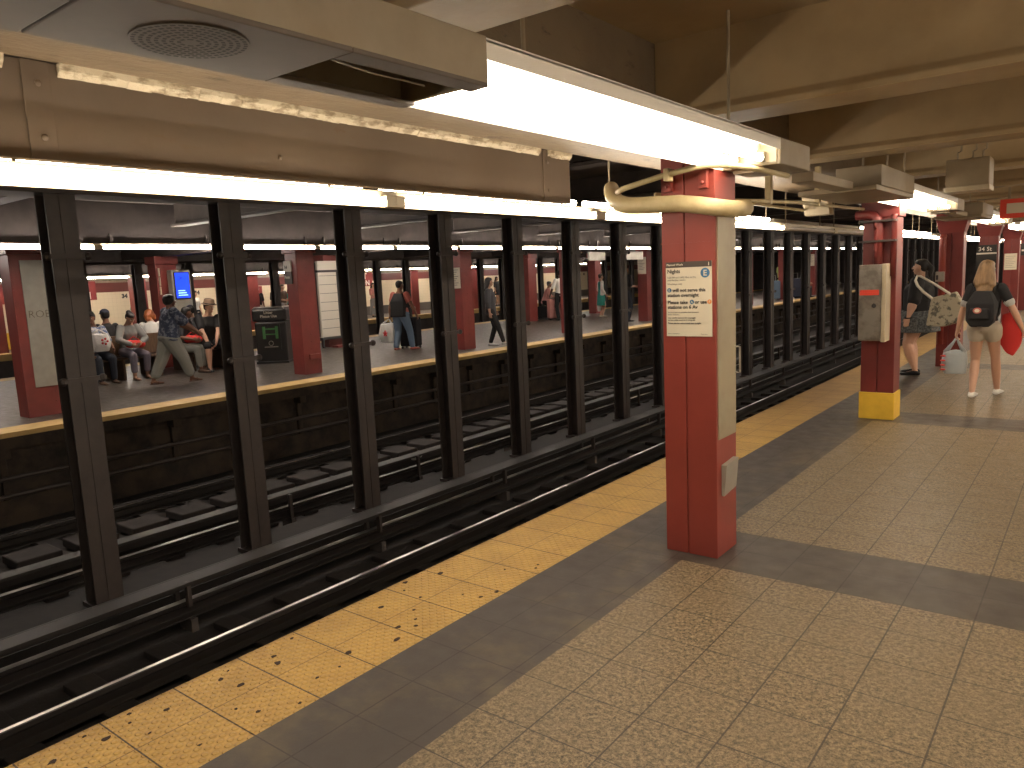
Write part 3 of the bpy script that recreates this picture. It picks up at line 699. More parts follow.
for tr, (xa, xb) in enumerate(((-2.95,-.3),(-7.5,-4.9))):
    proto = None
    for k in range(38 if tr else 30):
        y = .2+k*.61
        if proto is None:
            proto = MB().box((xa,0,-.08),(xb,.22,0),'tie').build('wooden_tie', org=(0,0,0), bevel=.01)
            o = proto
        else: o = proto.copy(); COL.objects.link(o)
        o.location = (0,y,-1.195)
        tag(o, ['dark wooden tie under the rails of the near track','dusty wooden tie between the rails of the track beyond the columns'][tr], 'railway tie', ['ties of the near track','ties of the track beyond the columns'][tr])
# lighter concrete blocks between rails of the second track
proto = None
for k in range(30):
    if proto is None: proto = MB().box((-.22,0,0),(.22,.45,.1),'block').build('tie_block', bevel=.015); o = proto
    else: o = proto.copy(); COL.objects.link(o)
    o.location = (-6.05,.3+k*.61,-1.17)
    tag(o, 'grey concrete block between the rails of the track beyond the columns', 'concrete block', 'blocks between the far rails')
# cable ledge pipes below the island edge
for z, lb in ((-.62,'upper dark cable pipe along the wall under the island platform edge'),(-.85,'lower dark cable pipe along the wall under the island platform edge')):
    tag(MB().tube([(-8.0,YA,z),(-8.0,YB,z)], .035, 8, 'black_steel').build('cable_pipe', org=(-8.0,0,z)), lb, 'pipe')
# litter on the tracks
t = tag(MB().ball((0,0,0),(.05,.09,.04),'plastic',8).ball((.03,.06,.02),(.04,.05,.035),'plastic',8).ball((-.02,-.06,.02),(.03,.05,.03),'plastic',8).build('crumpled_litter', voxel=.008), 'crumpled pale paper litter beside the third black column from the left', 'litter'); t.location = (-5.2,8.0,-1.02)
t = tag(MB().box((-.05,-.02,0),(.05,.02,.004),'paper').box((.0,-.01,.004),(.06,.03,.006),'paper').build('paper_scrap'), 'tiny white paper scrap on the ground behind the black columns', 'litter'); t.location = (-4.35,8.1,-1.015)

# ================================================================== black steel columns between tracks
def track_column(x, y, detail=True):
    t = thing('steel_column', '', 'column', (x,y,-1.02))
    fw, dp = .117, .1
    b = MB()
    b.box((x+dp-.016,y-fw,-1.02),(x+dp,y+fw,2.62),'black_steel').box((x-dp,y-fw,-1.02),(x-dp+.016,y+fw,2.62),'black_steel').box((x-dp,y-.009,-1.02),(x+dp,y+.009,2.62),'black_steel')
    b.box((x+dp,y-.012,-1.02),(x+dp+.006,y+.012,2.62),'black_steel')
    b.build('shaft', parent=t)
    if detail:
        MB().box((x-dp-.03,y-fw-.02,-1.02),(x+dp+.03,y+fw+.02,-.98),'black_steel').build('base_plate', parent=t)
        for z in (.98,2.0):
            MB().box((x+dp,y-fw-.03,z-.02),(x+dp+.03,y+fw+.03,z+.02),'black_steel').ball((x+dp+.015,y-fw-.04,z),.035,'black_steel',8).ball((x+dp+.015,y+fw+.04,z),.035,'black_steel',8).build('clamp', parent=t)
    return t
tc = None
LBT = ['leftmost whole black steel column between the tracks, in front of the seated people','second black steel column from the left, just left of the litter bin','third black steel column from the left, right of the far red column and bin',
       'fourth black steel column from the left, right of the person in the black vest','fifth black steel column from the left, right of the person with long black hair','sixth black steel column from the left, left of the person in teal','seventh black steel column from the left, over the person in black shirt and jeans','eighth black steel column, touching the big red column on its left side']
kx = 0
for i in range(-2, 32):
    y = 2.735+i*1.524
    if tc is None: tc = track_column(-3.77, y); o = tc
    else: o = copytree(tc, (-3.77,y,-1.02))
    if i < 0: tag(o, 'black steel column between the tracks, outside the left frame edge', 'column', 'unseen black columns'); continue
    if i < 8: o['label'] = LBT[i]; 
    elif i < 18: o['label'] = '%s black steel column to the right of the big red column' % ORD[i-8]
    else: tag(o, 'thin distant black steel column between the near tracks', 'column', 'distant black columns')
for i in range(0, 30):
    y = 7.7+i*1.524
    if i == 0: tc2 = track_column(-18.9, y, False); o = tc2
    else: o = copytree(tc2, (-18.9,y,-1.02))
    if i < 9: tag(o, '%s dark column from the left in the far row beyond the island platform' % ORD[i], 'column')
    else: tag(o, 'distant thin dark column in the far row beyond the island platform', 'column', 'distant far row columns')

# ================================================================== island red columns
def island_column(x, y, label, group=None, s=.17, d=.24):
    t = thing('island_column', label, 'column', (x,y,0), group)
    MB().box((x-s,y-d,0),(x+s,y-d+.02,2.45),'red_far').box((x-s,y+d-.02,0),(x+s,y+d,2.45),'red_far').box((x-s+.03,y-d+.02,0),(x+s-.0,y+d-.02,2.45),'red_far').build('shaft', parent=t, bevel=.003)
    bb = MB()
    for z in [.2+.14*q for q in range(16)]: bb.ball((x+s+.002,y,z),(.008,.012,.012),'red_far',6)
    bb.build('rivet_row', parent=t)
    MB().box((x-s-.05,y-d-.03,2.28),(x+s+.05,y+d+.03,2.46),'red_far').build('column_head', parent=t, bevel=.01)
    return t
names9 = ['red island column with a scribbled grey panel at the left frame edge','red island column beside the black litter bin','red island column with a white notice, beside the person with long black hair','red island column half hidden by the sixth black column','red island column with a white notice, right of the person in black shirt and jeans']
ic = []
for k in range(9):
    y = 4.15+4.572*k
    ic.append(island_column(-9.0, y+(.27 if k else .3), names9[k] if k < 5 else 'distant red column near the island rim, right of the big red column', None if k < 5 else 'distant island rim columns', d=.38 if k == 0 else .2))
namesb = ['red island column left of the frame edge at the back','red island column behind the walking woman, beside the blue screen','red island column behind the white gridded board','red island column in the back row, near the fourth black column','red island column behind the pink suitcase','red island column behind the person in teal']
for k in range(0,9):
    y = 4.15+4.572*k
    island_column(-13.6, y, namesb[k] if k < 6 else 'distant red column in the back row of the island', None if k < 6 else 'distant back row columns')
namesc = ['far platform red column at the left frame edge, above the yellow box','far platform red column behind the ginger haired person','far platform red column above the litter bin','far platform red column right of the white board','far platform red column left of the fourth black column','far platform red column behind the person with long black hair']
for k in range(1,9):
    y = 4.15+4.572*k
    island_column(-24.2, y, namesc[k-1] if k < 7 else 'distant red column on the far platform', None if k < 7 else 'distant far platform columns')
# grey panel with tag on first island column
gp_ = MB().box((-8.83,4.2,.42),(-8.815,4.8,2.2),'grey_panel').build('side_panel', parent=ic[0], bevel=.003); gp_['label'] = 'grey metal panel with a scribbled tag'
text_mb('ROBS', .15, 'graffiti', (-8.813,4.22,1.40), (0,1,0),(0,0,1), bold=-.003, depth=.0005).build('scribbled_tag', parent=gp_)
# small station sign on second island column
t = thing('station_sign', 'small grey and black station sign on the island column beside the litter bin', 'sign', (-9.05,8.7,1.75))
MB().box((-9.19,8.765,1.95),(-8.97,8.79,2.15),'white').build('upper_panel', parent=t)
MB().box((-9.19,8.765,1.72),(-8.97,8.79,1.95),'header').build('lower_panel', parent=t)
text_mb('34', .09, 'ink', (-9.17,8.762,2.0), (1,0,0),(0,0,1), bold=.001).build('sign_lettering', parent=t)
text_mb('Penn', .08, 'paper', (-9.18,8.762,1.82), (1,0,0),(0,0,1), bold=.001).build('sign_lettering', parent=t)
MB().box((-8.83,8.9,.28),(-8.78,9.16,.38),'red_far').build('kick_plate', parent=ic[1], bevel=.01)
for y, z0, z1, lb in ((13.29,1.45,1.93,'white paper notice on the island column beside the person with long black hair'),(22.44,1.55,2.1,'white paper notice on the island column right of the person in black shirt'),(40.73,1.5,2.1,'distant white notice on an island column seen right of the big red column')):
    t = thing('column_notice', lb, 'notice', (-9,y-.2,z0))
    MB().box((-9.15,y+.055,z0),(-8.85,y+.065,z1),'paper').build('paper_sheet', parent=t)
    bb = MB()
    for q in range(8): bb.box((-9.12,y+.052,z1-.06-q*.05),(-8.9-.04*(q%3),y+.055,z1-.045-q*.05),'ink_soft')
    bb.build('printed_lines', parent=t)
# blue screen kiosk
t = thing('information_kiosk', 'tall grey information kiosk with a glowing blue screen behind the walking woman', 'kiosk', (-13.1,8.9,0))
MB().box((-13.35,8.68,0),(-13.15,9.12,2.15),'grey_panel').build('body', parent=t, bevel=.02)
MB().box((-13.15,8.72,1.5),(-13.12,9.07,2.1),'sign_black').build('screen_frame', parent=t, bevel=.006)
scr_ = MB().box((-13.12,8.74,1.53),(-13.112,9.05,2.08),'screen').build('screen', parent=t); scr_['label'] = 'glowing blue screen'
bb = MB()
for q in range(3): bb.box((-13.111,8.78,1.58+q*.05),(-13.108,9.0-.03*q,1.6+q*.05),'screen_text')
bb.build('screen_text', parent=scr_)
MB().prism([(8.8,2.02),(8.9,1.97),(8.8,1.92),(8.86,1.97)], -13.111, -13.107, 'x', 'sign_black').build('screen_icon', parent=scr_)
t = thing('poster_strip', 'column of small pale posters on the red column left of the blue screen', 'poster', (-13.4,8.54,1.4))
for q in range(3):
    sq = MB().box((-13.6,8.53,1.62+q*.2),(-13.38,8.545,1.8+q*.2),'paper').build('small_poster', parent=t)
    MB().box((-13.56,8.527,1.66+q*.2),(-13.44,8.53,1.74+q*.2),'ink_soft').build('poster_print', parent=sq)
# white gridded board
t = thing('white_board', 'tall white gridded board in a dark frame, left of the third black column', 'board', (-13.3,13.75,0))
MB().box((-13.38,12.75,.28),(-13.3,14.35,2.0),'white').build('board_panel', parent=t)
bb = MB()
for q in range(8): bb.box((-13.3,12.77,.28+q*.232),(-13.295,14.33,.292+q*.232),'ink_soft')
bb.box((-13.3,13.35,.28),(-13.29,13.39,2.0),'ink').build('grid_lines', parent=t)
MB().box((-13.75,12.73,2.0),(-13.28,14.37,2.06),'ink').build('top_rail', parent=t); MB().box((-13.38,12.75,2.06),(-13.3,14.35,2.3),'white').build('title_panel', parent=t)
text_mb('Service Notices', .1, 'ink', (-13.295,13.45,2.12), (0,1,0),(0,0,1)).build('title_lettering', parent=t)
MB().box((-13.75,12.73,.22),(-13.28,14.37,.28),'ink').build('bottom_rail', parent=t)
for yy in (12.77,14.29): MB().box((-13.38,yy,0),(-13.32,yy+.05,.25),'ink').build('leg', parent=t)
tag(MB().box((-13.2,12.95,.0),(-12.95,14.25,.06),'red_far').build('floor_kerb', org=(-13.45,13.55,0), bevel=.01), 'low red kerb on the floor in front of the white gridded board', 'kerb')
# pale grey panels below the island rim lights
for y0, y1, lb in ((17.9,18.75,'pale grey hanging panel below the rim lights, left of the seventh black column'),(19.3,21.0,'pale grey hanging panel below the rim lights, right of the seventh black column')):
    t = thing('hanging_sign', lb, 'sign', (-8.15,y0,2.0)); MB().box((-8.2,y0,2.0),(-8.14,y1,2.24),'palep' if 'palep' in M else 'grey_panel').build('panel', parent=t, bevel=.005)
    for yy in (y0+.1,y1-.1): MB().box((-8.18,yy,2.24),(-8.16,yy+.02,2.75),'soot').build('hanger', parent=t)
# litter bin
bx, by = -11.6, 10.1
t = thing('litter_bin', 'black litter bin with green print, on the island platform left of a red column', 'litter bin', (bx,by,0))
R = Matrix.Rotation(math.radians(38), 3, 'Z'); og = V((bx,by,0))
def rb(b, a, c, m): return b.box((bx+a[0],by+a[1],a[2]),(bx+c[0],by+c[1],c[2]),m,R,og)
rb(MB(), (-.34,-.28,.04),(.34,.28,.92),'bin').build('body', parent=t, bevel=.03)
rb(MB(), (-.36,-.3,.0),(.36,.3,.05),'bin').build('plinth', parent=t, bevel=.01)
rb(MB(), (-.38,-.32,.93),(.38,.32,1.22),'bin').build('hood', parent=t, bevel=.05)
b = MB(); rr = [og+R@V(p) for p in ((-.35,-.3,1.2),(-.3,-.3,1.245),(.3,-.3,1.245),(.35,-.3,1.2))]
b.tube(rr, .014, 8, 'bin_shine'); b.tube([og+R@V(p) for p in ((-.3,.26,1.24),(-.3,-.3,1.245))], .014, 8, 'bin_shine'); b.tube([og+R@V(p) for p in ((.3,.26,1.24),(.3,-.3,1.245))], .014, 8, 'bin_shine'); b.build('top_rim', parent=t, smooth=True)
rb(MB(), (-.22,-.288,.3),(.22,-.28,.86),'sign_black').build('poster_frame', parent=t)
rb(rb(rb(rb(MB(), (-.17,-.292,.55),(-.11,-.288,.82),'green'), (.11,-.292,.55),(.17,-.288,.82),'green'), (-.11,-.292,.75),(.11,-.288,.78),'green'), (-.12,-.292,.64),(.12,-.2885,.66),'green').build('green_print', parent=t)
b = MB(); c = og+R@V((0,-.293,.45)); b.tube([og+R@V((.05*math.cos(a), -.293, .45+.05*math.sin(a))) for a in [2*PI*q/12 for q in range(13)]], .006, 5, 'ink_soft'); rb(b, (-.15,-.292,.36),(.15,-.288,.38),'ink_soft'); b.build('round_emblem', parent=t)
ux = R@V((1,0,0))
text_mb('Litter', .09, 'paper', og+R@V((0,-.324,1.1)), ux, (0,0,1), 'CENTER', .001).build('bin_lettering', parent=t)
text_mb('Please Use', .085, 'paper', og+R@V((0,-.324,1.02)), ux, (0,0,1), 'CENTER', .001).build('bin_lettering', parent=t)
# bench (double sided, runs along the island)
t = thing('bench', 'long dark wooden double-sided bench on the island under the seated people', 'bench', (-12.35,7.4,0))
for x0, x1 in ((-12.3,-11.9),(-12.82,-12.42)):
    MB().box((x0,6.1,.41),(x1,9.1,.45),'wood').build('seat', parent=t, bevel=.012)
MB().box((-12.39,6.1,.46),(-12.33,9.1,.86),'wood').build('backrest', parent=t, bevel=.012)
for y in (6.15,6.87,7.6,8.32,9.03):
    MB().box((-12.8,y,0),(-11.95,y+.05,.41),'wood').build('leg', parent=t, bevel=.008)
    MB().box((-12.8,y,.45),(-11.95,y+.04,.62),'wood').build('armrest', parent=t, bevel=.012) if y in (6.15,9.03) else None
# wall signs on the far wall
for y0, lb in ((9.9,'maroon wall sign with white station lettering, left, partly hidden by the leftmost black column'),(23.85,'maroon wall sign with white station lettering, left of the person in the black vest')):
    t = thing('wall_sign', lb, 'sign', (-27.38,y0+1.65,1.5))
    spn = MB().box((-27.4,y0,1.5),(-27.36,y0+3.35,2.2),'maroon').build('sign_panel', parent=t)
    text_mb('34 STREET', .42, 'white', (-27.355,y0+2.02,1.88), (0,1,0),(0,0,1), 'CENTER', .008).build('sign_lettering', parent=spn)
    text_mb('PENN STATION', .37, 'white', (-27.355,y0+1.85,1.55), (0,1,0),(0,0,1), 'CENTER', .008).build('sign_lettering', parent=spn)
tag(MB().box((-26.3,9.4,0),(-25.9,9.75,.55),'col_yellow').build('yellow_box', org=(-26.1,9.6,0), bevel=.02), 'bright yellow box standing on the far platform at the left frame edge', 'box')
tag(MB().box((-27.38,20.0,1.0),(-27.33,20.5,1.75),'maroon').build('wall_frame', org=(-27.35,20.2,1), bevel=.01), 'small maroon frame on the cream tile wall left of the second black column', 'frame')


# ================================================================== PEOPLE
def ik(S, T, l1, l2, pole):
    S, T = V(S), V(T); d = T-S; D = max(min(d.length, l1+l2-.002), abs(l1-l2)+.01); u = d.normalized()
    a = (l1*l1-l2*l2+D*D)/(2*D); h = math.sqrt(max(l1*l1-a*a, 0))
    p = V(pole)-u*V(pole).dot(u); p = p.normalized() if p.length > 1e-5 else V((0,1,0))
    return S+u*a+p*h, S+u*D
def lerp(a, b, t): return V(a)*(1-t)+V(b)*t
def person(label, x, y, f, H=1.7, b=1.0, fat=1.0, seated=False, seat=.45, lean=0, head=(0,0), hands=None, poles=None, feet=None, skin='mid',
           shirt=('cloth_black', .9, .0, .015), sleeve=None, bottom=('trousers','cloth_denim',2,.02), shoe='cloth_black', hair=('hair_black','short'), hat=None, group=None, z0=0, vox=.0095, face=True, curl=.5, bare_arms=True, pelvis=None, twist=0):
    """f = heading in degrees (0 = along +y, 90 = towards -x). Local frame: x right, y forward, z up."""
    t = thing('person', label, 'person', (x,y,z0), group, math.radians(f))
    s = H/1.7
    P = V(pelvis) if pelvis else V((0,0,(seat+.11*fat) if seated else .90*s))
    la = math.radians(lean); U = V((0,math.sin(la),math.cos(la))); F = V((0,math.cos(la),-math.sin(la)))
    tw = math.radians(twist); X = V((math.cos(tw),math.sin(tw),0)) 
    F = (F+V((-math.sin(tw),0,0))).normalized() if twist else F
    rot = Matrix((X,F,U)).transposed()
    def tp(a, bq, c): return P+X*a*s+F*bq*s+U*c*s
    waist = tp(0,0,.17); chest = tp(0,.005,.36); neckb = tp(0,-.01,.54); 
    hy, hp = math.radians(head[0]), math.radians(head[1])
    HR = Matrix.Rotation(hy,3,'Z')@Matrix.Rotation(-hp,3,'X'); HU = HR@V((0,0,1)); HF = HR@V((0,1,0)); HX = HR@V((1,0,0))
    nk = neckb+(U*.5+HU*.5).normalized()*.052*s
    hc = nk+HU*.105*s+HF*.022*s
    def h(a, bq, c): return hc+(HX*a+HF*bq+HU*c)*s
    sh = {-1: tp(-.165*b,-.005,.475), 1: tp(.165*b,-.005,.475)}
    ua, fa, ul, ll = .285*s, .25*s, .415*s, .41*s
    hands = hands or ((-.24,.05,.80*s),(.24,.05,.80*s)); poles = poles or ((-.4,-1,0),(.4,-1,0))
    feet = feet or (((-.1,0,.08),0),((.1,0,.08),0))
    arm = {}; leg = {}
    for i, sd in enumerate((-1,1)):
        K, W = ik(sh[sd], hands[i], ua, fa, poles[i]); arm[sd] = (sh[sd],K,W)
        hip = P+X*(.088*b*s*sd)+V((0,0,-.02*s)); pol = (0.12*sd,1,.3 if seated else 0)
        K, A = ik(hip, feet[i][0], ul, ll, pol); leg[sd] = (hip,K,A,feet[i][1])
    # --- body: one continuous surface
    B = MB(); tf = fat
    pel = (P, (.155*b*tf*s,.105*tf*s,.10*s)); wst = (waist, (.125*b*tf*s,.09*tf*s,.08*s)); cst = (chest, (.15*b*s*(1+(tf-1)*.6),.105*s*(1+(tf-1)*.8),.11*s)); shl = (tp(0,-.01,.455), (.15*b*s,.075*s,.055*s))
    def E(c, r): return ell(c, r, rot)
    torso = [(pel,wst),(wst,cst),(cst,shl)]
    for a, c in torso: B.hull(E(*a)+E(*c))
    B.hull(E(tp(0,-.01,.47),(.13*b*s,.05*s,.03*s))+ell(neckb+U*.03*s,(.055*s,.05*s,.03*s),rot))
    B.link((neckb,(.06*s,.055*s,.05*s)),(nk+HU*.03*s,(.053*s,.053*s,.04*s)))
    hd = lambda c, r: ell(c, tuple(q*s for q in r), HR)
    B.hull(hd(h(0,-.012,.03),(.073,.09,.083))+hd(h(0,.02,-.02),(.066,.072,.07)))
    B.hull(hd(h(0,.02,-.02),(.062,.068,.06))+hd(h(0,.04,-.085),(.034,.04,.028)))
    B.hull(hd(h(0,.088,.0),(.008,.01,.01))+hd(h(0,.108,-.03),(.014,.012,.01)))
    B.hull(hd(h(0,.082,-.063),(.024,.012,.011))+hd(h(0,.07,-.062),(.028,.012,.014)))
    for sd in (-1,1): B.hull(hd(h(.072*sd,-.005,.005),(.01,.02,.022))+hd(h(.076*sd,-.012,-.018),(.007,.012,.013)))
    for i, sd in enumerate((-1,1)):
        S, K, W = arm[sd]; tk = 1+min(tf-1,.7)*.9
        B.link((S,.052*s*tk),(lerp(S,K,.45),.05*s*tk)); B.link((lerp(S,K,.45),.048*s*tk),(K,.038*s*tk)); B.link((K,.038*s*tk),(lerp(K,W,.35),.04*s*tk)); B.link((lerp(K,W,.35),.04*s*tk),(W,.026*s))
        d = (W-K).normalized(); side = V((-sd,0,0)); side = (side-d*side.dot(d)); side = side.normalized() if side.length > .1 else V((0,0,1)); pn = side; ac = d.cross(pn).normalized()  # pn: palm faces inward, ac: across the palm
        fr = V((0,1,0)); ac = ac if ac.dot(fr) > 0 else -ac
        pc = W+d*.045*s
        B.hull(ell(W+d*.01*s,(.024*s,)*3)+ell(W+d*.07*s+ac*.025*s,.014*s)+ell(W+d*.075*s-ac*.025*s,.014*s))
        for q, (off, L) in enumerate(((.03,.068),(.0105,.078),(-.0095,.072),(-.029,.056))):
            p = W+d*.082*s+ac*off*s; a = curl*.5
            for g in range(3):
                dd = (d*math.cos(a)+pn*math.sin(a)).normalized(); p2 = p+dd*(L*(.45,.3,.25)[g])*s
                B.link((p,.0092*s),(p2,.0085*s)); p = p2; a += curl
        p = W+d*.03*s+ac*.024*s; p2 = p+(d*.55+ac*.7+pn*.4).normalized()*.036*s; p3 = p2+(d*.8+ac*.25+pn*.5).normalized()*.03*s
        B.link((p,.0125*s),(p2,.011*s)); B.link((p2,.0108*s),(p3,.009*s))
        hip, K, A, fy = leg[sd]; tl = 1+min(tf-1,.6)*.8
        B.link((hip,.088*s*tl),(lerp(hip,K,.5),.072*s*tl)); B.link((lerp(hip,K,.5),.072*s*tl),(K,.052*s*tl)); B.link((K,.052*s*tl),(lerp(K,A,.32),.056*s*tl)); B.link((lerp(K,A,.32),.056*s*tl),(A,.034*s))
        fa_ = math.radians(fy); fd = V((-math.sin(fa_),math.cos(fa_),0)); flo = A.z-.055*s
        B.hull(ell((A.x,A.y,A.z-.02*s),.033*s)+ell(A-fd*.03*s-V((0,0,.04*s)),.026*s)); B.hull(ell(A-V((0,0,.025*s)),.03*s)+ell(A+fd*.12*s-V((0,0,.052*s)),(.036*s,.036*s,.018*s)))
        B.hull(ell(A+fd*.12*s-V((0,0,.052*s)),(.036*s,.036*s,.018*s))+ell(A+fd*.17*s-V((0,0,.058*s)),(.03*s,.03*s,.012*s)))
    B.build('body', 'skin_'+skin, parent=t, voxel=vox, relax=1, smooth=True)
    # --- shirt
    if shirt:
        m, slv, drop, lo = shirt; C = MB()
        def G(e, k=0): return ell(e[0], tuple(q+lo+k for q in e[1]), rot)
        hem = (tp(0,0,-.02-drop), (.15*b*tf*s,.1*tf*s,.03*s))
        if not (kind_tee := (m in ('cloth_coral','cloth_teal'))): C.hull(ell(tp(0,-.01,.465),(.14*b*s+lo,.055*s+lo,.035*s),rot)+ell(tp(0,-.015,.535),(.065*s,.055*s,.02*s),rot))
        C.hull(G(hem,.004)+G(wst,.004)); C.hull(G(wst)+G(cst)); C.hull(G(cst)+G(shl,-.002))
        for sd in (-1,1):
            S, K, W = arm[sd]; tk = 1+min(tf-1,.7)*.9
            if slv > 0:
                e = lerp(S,K,min(slv,1)); C.link((S,.052*s*tk+lo*.9),(e,.047*s*tk+lo))
            if slv > 1: e = lerp(K,W,min(slv-1,.97)); C.link((K,.042*s*tk+lo),(e,.032*s*tk+lo*.8))
        C.build('shirt', m, parent=t, voxel=.012, relax=2, smooth=True)
        if sleeve:
            pass
    kind, m, ln, lo = bottom
    C = MB()
    if kind in ('trousers','shorts'):
        C.hull(ell(P+U*.07*s,(.135*b*tf*s+lo,.095*tf*s+lo,.03*s),rot)+ell(P-U*.01*s,(.155*b*tf*s+lo,.11*tf*s+lo,.085*s),rot))
        for sd in (-1,1):
            hip, K, A, fy = leg[sd]; tl = 1+min(tf-1,.6)*.8
            if ln >= 1:
                C.link((hip,.09*s*tl+lo),(K,.055*s*tl+lo)); C.link((K,.055*s*tl+lo),(lerp(K,A,min(ln-1,.94)),.04*s*tl+lo))
            else: C.link((hip,.09*s*tl+lo),(lerp(hip,K,ln),.08*s*tl+lo))
        C.build('shorts' if ln < 1.15 else 'trousers', m, parent=t, voxel=.012, relax=2, smooth=True)
    elif kind in ('skirt','dress'):
        top = P+U*.1*s
        hem = P+V((0,.0,-ln*s)) if not seated else lerp(leg[-1][0],leg[-1][1],.8)*.5+lerp(leg[1][0],leg[1][1],.8)*.5
        C.hull(ell(top,(.13*b*tf*s+.01,.095*tf*s+.01,.03),rot)+ell(P-V((0,0,.04)),(.165*b*tf*s+lo,.12*tf*s+lo,.06)))
        C.hull(ell(P-V((0,0,.04)),(.165*b*tf*s+lo,.12*tf*s+lo,.06))+ell(hem,(.17*b*tf*s+lo*1.6,.13*tf*s+lo*1.6,.02)))
        C.build('skirt' if kind == 'skirt' else 'dress_skirt', m, parent=t, voxel=.012, relax=1, smooth=True)
    for sd in (-1,1):
        if not shoe: break
        hip, K, A, fy = leg[sd]; fa_ = math.radians(fy); fd = V((-math.sin(fa_),math.cos(fa_),0)); C = MB()
        if shoe.startswith('skin') or shoe.startswith('sandal'):
            C.hull(ell(A-fd*.04*s-V((0,0,.072*s)),(.032*s,.032*s,.008))+ell(A+fd*.15*s-V((0,0,.072*s)),(.042*s,.042*s,.008)))
            C.tube([A+fd*.08*s+V((-.04*s,0,-.06*s)),A+fd*.09*s+V((0,0,-.02*s)),A+fd*.08*s+V((.04*s,0,-.06*s))],.008,6)
            C.build('sandal', 'cloth_brown', parent=t, smooth=True)
        else:
            C.hull(ell(A-fd*.035*s-V((0,0,.05*s)),(.036*s,.036*s,.028*s))+ell(A-V((0,0,.02*s)),(.038*s,.04*s,.02*s))+ell(A+fd*.1*s-V((0,0,.052*s)),(.042*s,.042*s,.024*s)))
            C.hull(ell(A+fd*.08*s-V((0,0,.05*s)),(.042*s,.042*s,.026*s))+ell(A+fd*.175*s-V((0,0,.06*s)),(.034*s,.034*s,.016*s)))
            C.build('shoe', shoe, parent=t, smooth=True)
    if hair:
        hm, st = hair; C = MB()
        C.hull(hd(h(0,-.03,.045),(.083,.088,.08))+hd(h(0,.018,.068),(.07,.06,.045)))
        C.hull(hd(h(0,-.045,.03),(.082,.07,.08))+hd(h(0,-.055,-.03),(.07,.045,.04)))
        if st in ('long','longback'):
            bk = neckb-F*.07*s
            for sd in (-1,1): C.hull(hd(h(.055*sd,-.03,.02),(.034,.05,.05))+ell(bk+X*.075*sd*s-U*.03*s,.045*s))
            C.hull(hd(h(0,-.06,.0),(.075,.045,.06))+ell(bk-U*.1*s,(.085*s,.035*s,.05*s))); 
            if st == 'longback':
                C.hull(ell(bk-U*.06*s,(.125*s,.04*s,.05*s))+ell(bk-U*.2*s-F*.02*s-X*.02*s,(.075*s,.025*s,.05*s)))
                C.hull(hd(h(0,-.04,.03),(.088,.08,.08))+ell(bk+U*.0*s-X*.02*s,(.12*s,.05*s,.04*s)))
        if st == 'bushy':
            C.hull(hd(h(0,-.03,.04),(.1,.105,.085))+hd(h(-.03,-.06,-.03),(.115,.075,.06))); C.hull(hd(h(-.05,-.05,-.04),(.09,.07,.05))+hd(h(-.06,-.06,-.12),(.06,.05,.03))); C.hull(hd(h(.05,-.05,-.03),(.07,.07,.05))+hd(h(.07,-.05,-.1),(.05,.045,.03)))
        if st == 'puff': C.hull(hd(h(0,-.03,.03),(.105,.11,.1))+hd(h(0,-.05,-.02),(.1,.08,.07)))
        if st == 'pony': C.hull(hd(h(0,-.11,.03),(.04,.035,.04))+hd(h(0,-.145,-.02),(.045,.04,.05))); C.hull(hd(h(0,-.145,-.02),(.045,.04,.05))+hd(h(0,-.14,-.11),(.025,.025,.04)))
        if st == 'bun': C.hull(hd(h(0,-.1,.075),(.05,.045,.045))+hd(h(0,-.09,.085),(.045,.045,.045)))
        C.build('hair', hm, parent=t, voxel=.010, relax=1, smooth=True)
    if hat == 'cap':
        C = MB(); C.hull(hd(h(0,-.015,.055),(.088,.105,.07))+hd(h(0,-.01,.1),(.06,.07,.03))); C.hull(hd(h(0,.09,.05),(.07,.02,.006))+hd(h(0,.15,.035),(.05,.02,.005)))
        C.build('cap', 'cloth_navy', parent=t, voxel=.01, relax=1, smooth=True)
    if hat == 'trilby':
        C = MB()
        C.hull(hd(h(0,-.005,.065),(.1,.115,.01))+hd(h(0,-.005,.15),(.085,.1,.02)))
        C.hull(hd(h(0,0,.06),(.15,.165,.009)))
        ht = C.build('hat', 'cloth_hat', parent=t, voxel=.008, relax=1, smooth=True); ht['label'] = 'small brown brimmed hat'
        MB().hull(hd(h(0,-.003,.066),(.104,.119,.012))+hd(h(0,-.003,.085),(.1,.115,.008)), 'cloth_black').build('hat_band', parent=ht, smooth=True)
    if face:
        for sd in (-1,1):
            MB().hull(hd(h(.031*sd,.084,.008),(.014,.008,.007)), 'white').hull(hd(h(.031*sd,.09,.008),(.007,.0045,.007)), 'ink').hull(hd(h(.031*sd,.09,.026),(.02,.006,.004)), 'hair_black').build('eye', parent=t, smooth=True)
        MB().hull(hd(h(0,.094,-.063),(.022,.006,.005)), 'cloth_coral').build('mouth', parent=t, smooth=True)
    t['_h'] = list(h(0,0,0)); 
    t2 = dict(root=t, arm=arm, leg=leg, tp=tp, h=h, R=Matrix.Translation((x,y,z0))@Matrix.Rotation(math.radians(f),4,'Z'), s=s, P=P)
    return t2
def W(pp, p): return pp['R']@V(p)

def along(px, x, py=290):       # y of the spot on the plane x = const seen in that direction
    d = RW[0]*((px-512)/756.7237)-RW[1]*((py-384)/756.7237)+RW[2]
    return (CAMP+d*((x-CAMP.x)/d.x)).y
